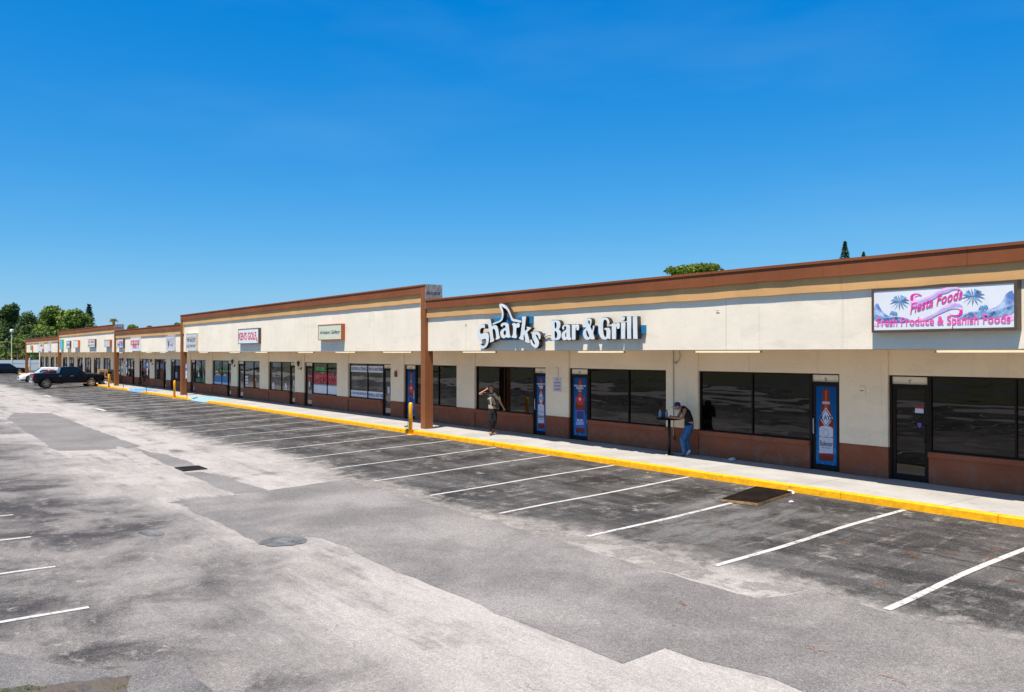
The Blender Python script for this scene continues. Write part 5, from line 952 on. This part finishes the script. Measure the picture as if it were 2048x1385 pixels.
def person(loc, J, label, skin, dressed, rad=1.0):
    """J: named joints in metres in a frame of (camera right, away, up); the body is one skin"""
    t = local('person', loc, label, 'person'); t.rotation_euler = (0, 0, math.atan2(RR[1], RR[0])); K = list(J); ix = {k: i for i, k in enumerate(K)}
    R0 = dict(pelvis=(.095, .075), waist=(.095, .072), chest=(.125, .09), neck0=(.065, .06), neck=.05, head=.112, crown=.085, sl=.052, sr=.052, el=.040, er=.040, wl=.028, wr_=.028, hl=.03, hr=.03, hpl=.062, hpr=.062, kl=.048, kr=.048, al=.036, ar=.036, tl=.028, tr=.028, hel=.03, her=.03)
    E = [('pelvis', 'waist'), ('waist', 'chest'), ('chest', 'neck0'), ('neck0', 'neck'), ('neck', 'head'), ('head', 'crown'), ('neck0', 'sl'), ('sl', 'el'), ('el', 'wl'), ('wl', 'hl'), ('neck0', 'sr'), ('sr', 'er'), ('er', 'wr_'), ('wr_', 'hr'), ('pelvis', 'hpl'), ('hpl', 'kl'), ('kl', 'al'), ('al', 'tl'), ('pelvis', 'hpr'), ('hpr', 'kr'), ('kr', 'ar'), ('ar', 'tr')]
    R0['head'] = .06; R0['crown'] = .05; hd_ = J['head']; body = blob('body', [(J[k], R0[k]) for k in K], [(ix[a], ix[b]) for a, b in E], skin, t, .013, [((hd_.x, hd_.y, hd_.z+.01), (.078, .088, .108))])
    for s_ in ('l', 'r'):      # five fingers rooted in the palm
        w_ = Vector(J['wl' if s_ == 'l' else 'wr_']); h = Vector(J['h'+s_]); d = (h-w_).normalized(); sd = d.cross(Vector((0, 1, .2))).normalized(); nr = d.cross(sd)
        for k in range(5):
            if k < 4: p0 = h+sd*(k-1.5)*.019; L = (.07, .08, .075, .058)[k]; P = [p0, p0+d*L*.5+nr*.004, p0+d*L*.8+nr*.03]; rs = [.0095, .009, .007]
            else: p0 = h-d*.03-sd*.03; P = [p0, p0-sd*.025+d*.03, p0-sd*.02+d*.055+nr*.015]; rs = [.011, .0095, .008]
            j, e = chain(P, rs); skinned('finger', j, e, skin, body, 1)
    for nm, mat, names, rs, ed in dressed:
        blob(nm, [(J[k] if isinstance(k, str) else k, r_) for k, r_ in zip(names, rs)], ed, mat, t)
    return t, body
# walking man with a phone
p_ = at(983, 869, 17.2); base = Vector((p_[0], 17.2, .15))
J = dict(pelvis=Vector((.03, 0, .95)), waist=Vector((.02, 0, 1.08)), chest=Vector((.02, 0, 1.28)), neck0=Vector((.02, 0, 1.45)), neck=Vector((.0, -.02, 1.53)), head=Vector((-.02, -.03, 1.63)), crown=Vector((-.02, -.02, 1.70)),
         sl=Vector((-.16, 0, 1.43)), el=Vector((-.41, -.06, 1.46)), wl=Vector((-.20, -.10, 1.60)), hl=Vector((-.14, -.08, 1.64)), sr=Vector((.20, 0, 1.42)), er=Vector((.31, .06, 1.17)), wr_=Vector((.42, -.02, .97)), hr=Vector((.46, -.05, .91)),
         hpl=Vector((-.035, 0, .88)), kl=Vector((-.05, -.10, .52)), al=Vector((-.02, -.08, .10)), tl=Vector((-.03, -.25, .05)), hpr=Vector((.085, 0, .88)), kr=Vector((.13, -.02, .52)), ar=Vector((.04, .26, .19)), tr=Vector((.04, .16, .06)))
t, body = person(base, J, 'man in a patterned t-shirt and black trousers walking past with a phone at his ear', 'skin', [
    ('t_shirt', 'shirt', [Vector((.03, 0, .95)), 'waist', 'chest', Vector((.02, 0, 1.45)), 'sl', Vector((-.30, -.03, 1.445)), 'sr', Vector((.27, .035, 1.28))], [(.150, .115), (.142, .11), (.165, .12), (.09, .08), .074, .060, .074, .060], [(0, 1), (1, 2), (2, 3), (3, 4), (4, 5), (3, 6), (6, 7)]),
    ('trousers', 'blackcloth', [Vector((.03, 0, .97)), Vector((.03, 0, .85)), Vector((-.05, -.03, .72)), 'kl', Vector((-.02, -.08, .15)), Vector((.11, 0, .72)), 'kr', Vector((.05, .22, .24))], [(.140, .108), (.152, .12), .100, .074, .055, .100, .074, .055], [(0, 1), (1, 2), (2, 3), (3, 4), (1, 5), (5, 6), (6, 7)]),
    ('boot', 'boot', ['al', Vector((-.02, -.10, .06)), 'tl'], [.05, .055, .042], [(0, 1), (1, 2)]), ('boot', 'boot', ['ar', Vector((.04, .24, .10)), 'tr'], [.05, .055, .042], [(0, 1), (1, 2)])])
hd = J['head']
MB().ball((hd.x, hd.y+.028, hd.z+.055), (.088, .088, .082), 14, 9).build('hair', 'hair', t, True); MB().ball((hd.x+.0, hd.y-.088, hd.z-.005), (.014, .018, .022), 8, 5).build('nose', 'skin', t, True)
for s_ in (-1, 1): MB().ball((hd.x+s_*.032, hd.y-.079, hd.z+.02), (.013, .008, .007)).build('eye', 'hair', t, True); MB().ball((hd.x+s_*.08, hd.y, hd.z), (.012, .02, .03)).build('ear', 'skin', t, True)
MB().ball((hd.x, hd.y-.078, hd.z-.042), (.026, .01, .007)).build('mouth', 'darkred', t, True)
ph = local('phone', base, 'black phone held to the ear of the walking man', 'phone'); ph.rotation_euler = t.rotation_euler; MB().box((-.125, -.115, 1.57), (-.112, -.05, 1.71)).build('case', 'blackp', ph, bev=.004); MB().box((-.1115, -.11, 1.58), (-.110, -.055, 1.70)).build('screen', 'headl', ph)
# leaning man
p_ = at(1371, 911, 18.08); base = Vector((p_[0], 18.08, .15))
J = dict(pelvis=Vector((.10, .0, .90)), waist=Vector((.10, 0, 1.02)), chest=Vector((.03, 0, 1.20)), neck0=Vector((-.07, 0, 1.335)), neck=Vector((-.14, 0, 1.375)), head=Vector((-.225, -.01, 1.385)), crown=Vector((-.255, -.01, 1.44)),
         sl=Vector((-.05, -.17, 1.30)), el=Vector((-.13, -.20, 1.07)), wl=Vector((-.36, -.14, 1.08)), hl=Vector((-.42, -.10, 1.09)), sr=Vector((-.06, .16, 1.30)), er=Vector((-.18, .16, 1.07)), wr_=Vector((-.38, .02, 1.09)), hr=Vector((-.44, -.02, 1.10)),
         hpl=Vector((.07, -.05, .82)), kl=Vector((-.11, -.12, .48)), al=Vector((-.05, -.08, .09)), tl=Vector((-.19, -.10, .045)), hpr=Vector((.10, .05, .82)), kr=Vector((.04, .06, .47)), ar=Vector((.09, -.02, .17)), tr=Vector((.03, -.03, .05)))
t, body = person(base, J, 'man in black sleeveless shirt, jeans and dark cap leaning over the high table', 'skin2', [
    ('tank_top', 'blackcloth', [Vector((.09, 0, .88)), 'waist', 'chest', Vector((-.055, 0, 1.33)), Vector((-.045, -.12, 1.33)), Vector((-.045, .12, 1.33))], [(.135, .145), (.128, .142), (.128, .165), (.088, .11), .068, .068], [(0, 1), (1, 2), (2, 3), (3, 4), (3, 5)]),
    ('waistband', 'belt', [Vector((.10, 0, .925)), Vector((.10, 0, .955))], [(.136, .144), (.136, .144)], [(0, 1)]),
    ('jeans', 'jeans', [Vector((.10, 0, .93)), Vector((.10, 0, .82)), Vector((.02, -.08, .66)), 'kl', Vector((-.05, -.08, .10)), Vector((.09, .07, .66)), 'kr', Vector((.08, -.01, .20))], [(.128, .135), (.138, .145), .105, .080, .066, .105, .080, .066], [(0, 1), (1, 2), (2, 3), (3, 4), (1, 5), (5, 6), (6, 7)]),
    ('shoe', 'shoe', ['al', Vector((-.06, -.08, .05)), 'tl'], [.04, .048, .04], [(0, 1), (1, 2)]), ('shoe', 'white', ['ar', Vector((.10, -.02, .12)), 'tr'], [.04, .05, .042], [(0, 1), (1, 2)])])
hd = J['head']
MB().ball((hd.x-.005, hd.y, hd.z+.055), (.095, .094, .080), 14, 8).build('cap', 'cap', t, True); MB().quad(*[(hd.x-.09-.10*math.cos(a)-.0, hd.y+.07*math.sin(a), hd.z+.01-.035*math.cos(a)) for a in np.linspace(-1.5, 1.5, 9)]).build('cap_peak', 'cap', t)
for s_ in (-1, 1): MB().ball((hd.x-.055, hd.y+s_*.035, hd.z-.045), (.010, .012, .008)).build('eye', 'hair', t, True); MB().ball((hd.x+.02, hd.y+s_*.088, hd.z-.01), (.02, .012, .028)).build('ear', 'skin2', t, True)
MB().ball((hd.x-.085, hd.y, hd.z-.06), (.022, .014, .014)).build('nose', 'skin2', t, True); MB().ball((hd.x-.055, hd.y, hd.z-.085), (.012, .022, .007)).build('mouth', 'darkred', t, True)

# ------------------------------------------------------------------ far ground: fence, lamp, house, trees
fx = -167; fe = thing('vinyl_fence', (fx, 10, 0), 'white vinyl privacy fence beyond the far end of the plaza', 'fence')
pa = -30.; 
while pa < 46:
    wallbox('fence_post', fx-.08, fx+.08, pa-.08, pa+.08, 0, 2.0, 'vinyl', fe); MB().lathe((fx, pa, 2.001), [(.12, 0), (.12, .04), (.02, .12)], 4).build('post_cap', 'vinyl', fe)
    wallbox('fence_panel', fx-.03, fx+.03, pa+.082, pa+2.6, .06, 1.84, 'vinyl', fe); wallbox('fence_rail', fx-.05, fx+.05, pa+.082, pa+2.6, 1.30, 1.38, 'vinyl', fe)
    pa += 2.68
def leaves(n, lobes, size, flat_=1.0):
    """leaf-clump quads spread through ellipsoid lobes (c, r)"""
    w_ = np.array([r_[0]*r_[1]*r_[2] for c, r_ in lobes]); w_ = w_**.75; w_ /= w_.sum(); k = rng.choice(len(lobes), n, p=w_); C = np.array([c for c, r_ in lobes])[k]; R_ = np.array([r_ for c, r_ in lobes])[k]
    d = rng.normal(size=(n, 3)); d /= np.linalg.norm(d, axis=1)[:, None]; rad = (.62+.42*rng.random(n)**.6)*(1+.10*np.sin(d[:, 0]*9+k)+.10*np.sin(d[:, 2]*11+k*2)); P = C+d*R_*rad[:, None]
    a = rng.normal(size=(n, 3)); a /= np.linalg.norm(a, axis=1)[:, None]; nrm = d*.6+rng.normal(size=(n, 3))*.5; b_ = np.cross(nrm, a); b_ /= np.linalg.norm(b_, axis=1)[:, None]; a = np.cross(b_, nrm); a /= np.linalg.norm(a, axis=1)[:, None]
    s_ = size*(.5+rng.random(n))[:, None]; V = np.stack([P-a*s_-b_*s_*.2, P-b_*s_*.6, P+a*s_, P+b_*s_*.6], 1).reshape(-1, 3); return V
def quadmesh(V):
    me = bpy.data.meshes.new('crown'); n = len(V)//4; me.vertices.add(len(V)); me.vertices.foreach_set('co', V.astype(np.float32).ravel()); me.loops.add(n*4); me.loops.foreach_set('vertex_index', np.arange(n*4)); me.polygons.add(n); me.polygons.foreach_set('loop_start', np.arange(n)*4)
    try: me.polygons.foreach_set('loop_total', np.full(n, 4))
    except Exception: pass
    me.update(); me.validate(); return me
def tree(cx, cy, rx, ry, D, label, leaf='leafoak', n=5000, size=.35, nl=9, group='trees beyond the plaza', name='broadleaf_tree', gnd=0, spread=.62, lob=(.34, .55)):
    """crown centred on a reading at distance D, trunk down to the ground"""
    P = atd(cx, cy, D); W = rx/F*D; H = ry/F*D; z = P[2]; t = thing(name, (P[0], P[1], gnd), label, 'tree', group); lb = []
    for k in range(nl):
        a = random.uniform(0, 6.28); q = random.uniform(.2, 1)*spread; e = random.uniform(-.55, .62); s_ = random.uniform(*lob)
        lb.append(((P[0]+math.cos(a)*W*q*(1-.4*max(e, 0)), P[1]+math.sin(a)*W*q*(1-.4*max(e, 0)), z+H*e), (W*s_, W*s_, H*s_*.9)))
    lb.append(((P[0], P[1], z-(0 if lob[0] > .3 else H*.4)), (W*.7, W*.7, H*(.6 if lob[0] > .3 else .35))))
    link('crown', quadmesh(leaves(int(n*(2.3 if D > 100 else 1.5)), lb, size*(.62 if D > 100 else .75))), leaf, t)
    tr = MB(); tr.tube([(P[0], P[1], gnd), (P[0]+.1*W, P[1], gnd+(z-gnd)*.45), (P[0], P[1], z)], [max(.18, W*.07), max(.13, W*.05), .08], 8)
    for k in range(5): c = lb[k % len(lb)][0]; tr.tube([(P[0], P[1], gnd+(z-gnd)*(.35+.08*k)), ((P[0]+c[0])/2, (P[1]+c[1])/2, (z+c[2])/2), c], [.14, .09, .04], 5)
    tr.build('trunk', 'bark', t); return t
tree(14, 638, 24, 34, 205, 'tall airy dark tree at the far left edge', 'leafdark', 3500, .42, 14, spread=.85, lob=(.26, .44))
tree(62, 668, 36, 42, 195, 'big dark oak left of the paler rounded oaks', 'leafdark', 9000, .42, 14)
tree(108, 655, 40, 42, 190, 'tallest rounded green oak over the far end of the plaza', 'leafoak', 10000, .42, 14)
tree(152, 660, 40, 44, 188, 'broad olive-green oak above the low roof section', 'leafoak', 10000, .42, 14)
tree(184, 672, 20, 26, 186, 'small dark oak at the right end of the far tree group', 'leafdark', 4500, .4, 10)
tree(88, 700, 40, 30, 180, 'shadowy lower tree filling in beneath the rounded oaks', 'leafdark', 8000, .4, 12)
tree(30, 700, 40, 28, 182, 'leafy green tree low behind the fence at far left', 'leafbright', 6000, .4, 12)
tree(-20, 700, 40, 46, 200, 'dark tree just leaving the frame at far left', 'leafdark', 6000, .45, 12)
tree(5, 706, 30, 22, 176, 'low dense bush between the fence and the house', 'leafoak', 3500, .35, 9)
tree(70, 714, 34, 14, 172, 'dark hedge-like shrub right behind the white fence', 'leafdark', 4500, .3, 12, name='shrub')
tree(26, 716, 12, 8, 170, 'yellow-leaved shrub above the white fence', 'leafyellow', 1200, .25, 6, name='shrub'); tree(40, 714, 7, 6, 169, 'small orange-yellow shrub right of the lamp pole', 'leafyellow', 700, .25, 5, name='shrub')
tree(266, 657, 13, 8, 150, 'small round tree peeking over the roof right of the far palm', 'leafoak', 1800, .28, 7); tree(300, 658, 9, 6, 150, 'tiny tree tops just visible over the middle roof', 'leafoak', 900, .25, 5); tree(355, 652, 7, 6, 140, 'tree top just left of the tall middle section', 'leafoak', 700, .22, 5)
tree(1386, 550, 58, 29, 62, 'bright green tree rising over the roof above the Grill sign', 'leafbright', 5600, .13, 34, spread=1.0, lob=(.13, .34)); tree(1444, 546, 6, 9, 62, 'little sprig of tree right of the bright green tree', 'leafbright', 260, .12, 5)
def norfolk(x, ytop, yb, D, label, hw):
    P = atd(x, ytop, D); Pb = atd(x, yb, D); t = thing('norfolk_pine', (P[0], P[1], 0), label, 'tree'); H = P[2]; W = hw/F*D
    MB().tube([(P[0], P[1], 0), (P[0], P[1], H*.6), (P[0], P[1], H)], [.22, .13, .03], 7).build('trunk', 'bark', t); V = []; zc = H; k = 0; vis = P[2]-Pb[2]
    while zc > H-vis*1.8:
        f_ = (H-zc)/vis; L = W*min(1.15, .10+f_*.95)
        for q in range(6):
            an = q*1.047+k*.5; m_ = 16; u = rng.random(m_)**.7; px_ = P[0]+math.cos(an)*L*u; py_ = P[1]+math.sin(an)*L*u; pz_ = zc-.04*L*u+rng.normal(0, .07*W+.01, m_)
            s_ = W*.13+.04
            for a_, b_, c_ in zip(px_, py_, pz_):
                d1 = rng.normal(size=3)*s_*np.array([1, 1, .6]); d2 = rng.normal(size=3)*s_*.5*np.array([1, 1, .6]); p3 = np.array([a_, b_, c_]); V += [p3-d1, p3-d2, p3+d1, p3+d2]
        zc -= vis*.105*(1+.3*f_); k += 1
    link('crown', quadmesh(np.array(V)), 'leafpine', t)
norfolk(1690, 485, 519, 95, 'tall tiered pine tip above the roof left of the Fiesta Foods sign', 10); norfolk(1727, 505, 514, 105, 'small tiered pine tip right of the taller one', 4); norfolk(178, 612, 650, 215, 'dark tiered pine behind the far oaks', 13)
def palm(x, y, r_, D, label, n=28, leaf='leafpalm'):
    P = atd(x, y, D); t = thing('palm_tree', (P[0], P[1], 0), label, 'tree'); R_ = r_/F*D
    MB().tube([(P[0]+.2, P[1], 0), (P[0]-.1, P[1], P[2]*.5), (P[0], P[1], P[2])], [.22, .17, .16], 8).build('trunk', 'bark', t)
    for k in range(n):
        an = random.uniform(0, 6.28); el = random.uniform(-.5, 1.25); L = R_*random.uniform(.8, 1.1); f_ = MB(); hx, hy = math.cos(an), math.sin(an); pts = []
        for q in range(7):
            u = q/6; pts.append(Vector((P[0]+hx*L*u*math.cos(el*(1-u*.6)), P[1]+hy*L*u*math.cos(el*(1-u*.6)), P[2]+L*(math.sin(el)*u-.75*u*u))))
        sd = Vector((-hy, hx, 0))
        for q in range(1, 7):
            for s_ in (-1, 1):
                w_ = R_*.30*math.sin(math.pi*(.15+.8*q/6)); p0 = pts[q-1]; p1 = pts[q]; f_.quad(p0, p1, p1+sd*s_*w_+Vector((0, 0, -w_*.7)), p0.lerp(p1, .4)+sd*s_*w_*.9+Vector((0, 0, -w_*.6)))
        f_.build('frond', leaf, t)
    return t
palm(228, 640, 10, 160, 'palm crown standing above the far roof step', 20); palm(12, 686, 17, 162, 'palm with yellowing fronds at the far left behind the fence', 26); palm(48, 682, 13, 164, 'palm in front of the oaks left of the plaza end', 22); palm(36, 690, 12, 166, 'shorter palm beside the lamp pole', 20); palm(50, 702, 10, 160, 'bright palm close to the end column', 18, 'leafbright')
p_ = atd(23.5, 660, 160); t = thing('street_lamp', (p_[0], p_[1], 0), 'pale lamp pole with a drum-shaped head above the far left fence', 'lamp'); MB().tube([(p_[0], p_[1], 0), (p_[0], p_[1], p_[2]-.5)], [.11, .08], 8).build('pole', 'scream', t); MB().lathe((p_[0], p_[1], p_[2]-.5), [(.12, 0), (.3, .1), (.32, .5), (.2, .6)], 12).build('lamp_head', 'white', t)
p_ = atd(-4, 721, 185); h = thing('house', (p_[0], p_[1], 0), 'low house with a terracotta roof at the far left behind the fence', 'house'); x, y = p_[0], p_[1]
wallbox('wall', x-5, x+5, y-6, y+3, 0, 2.4, 'rooftile', h); rf = MB(); rf.quad((x-5.6, y-6.6, 2.3), (x+5.6, y-6.6, 2.3), (x+5.6, y-1.5, 3.2), (x-5.6, y-1.5, 3.2)); rf.quad((x-5.6, y-1.5, 3.2), (x+5.6, y-1.5, 3.2), (x+5.6, y+3.6, 2.3), (x-5.6, y+3.6, 2.3)); rf.quad((x+5.6, y-6.6, 2.3), (x+5.6, y+3.6, 2.3), (x+5.6, y-1.5, 3.2)); rf.build('roof', 'rooftile', h)
wallbox('window', x+5.001, x+5.04, y-1, y+.6, 1.0, 2.0, 'tint', h)
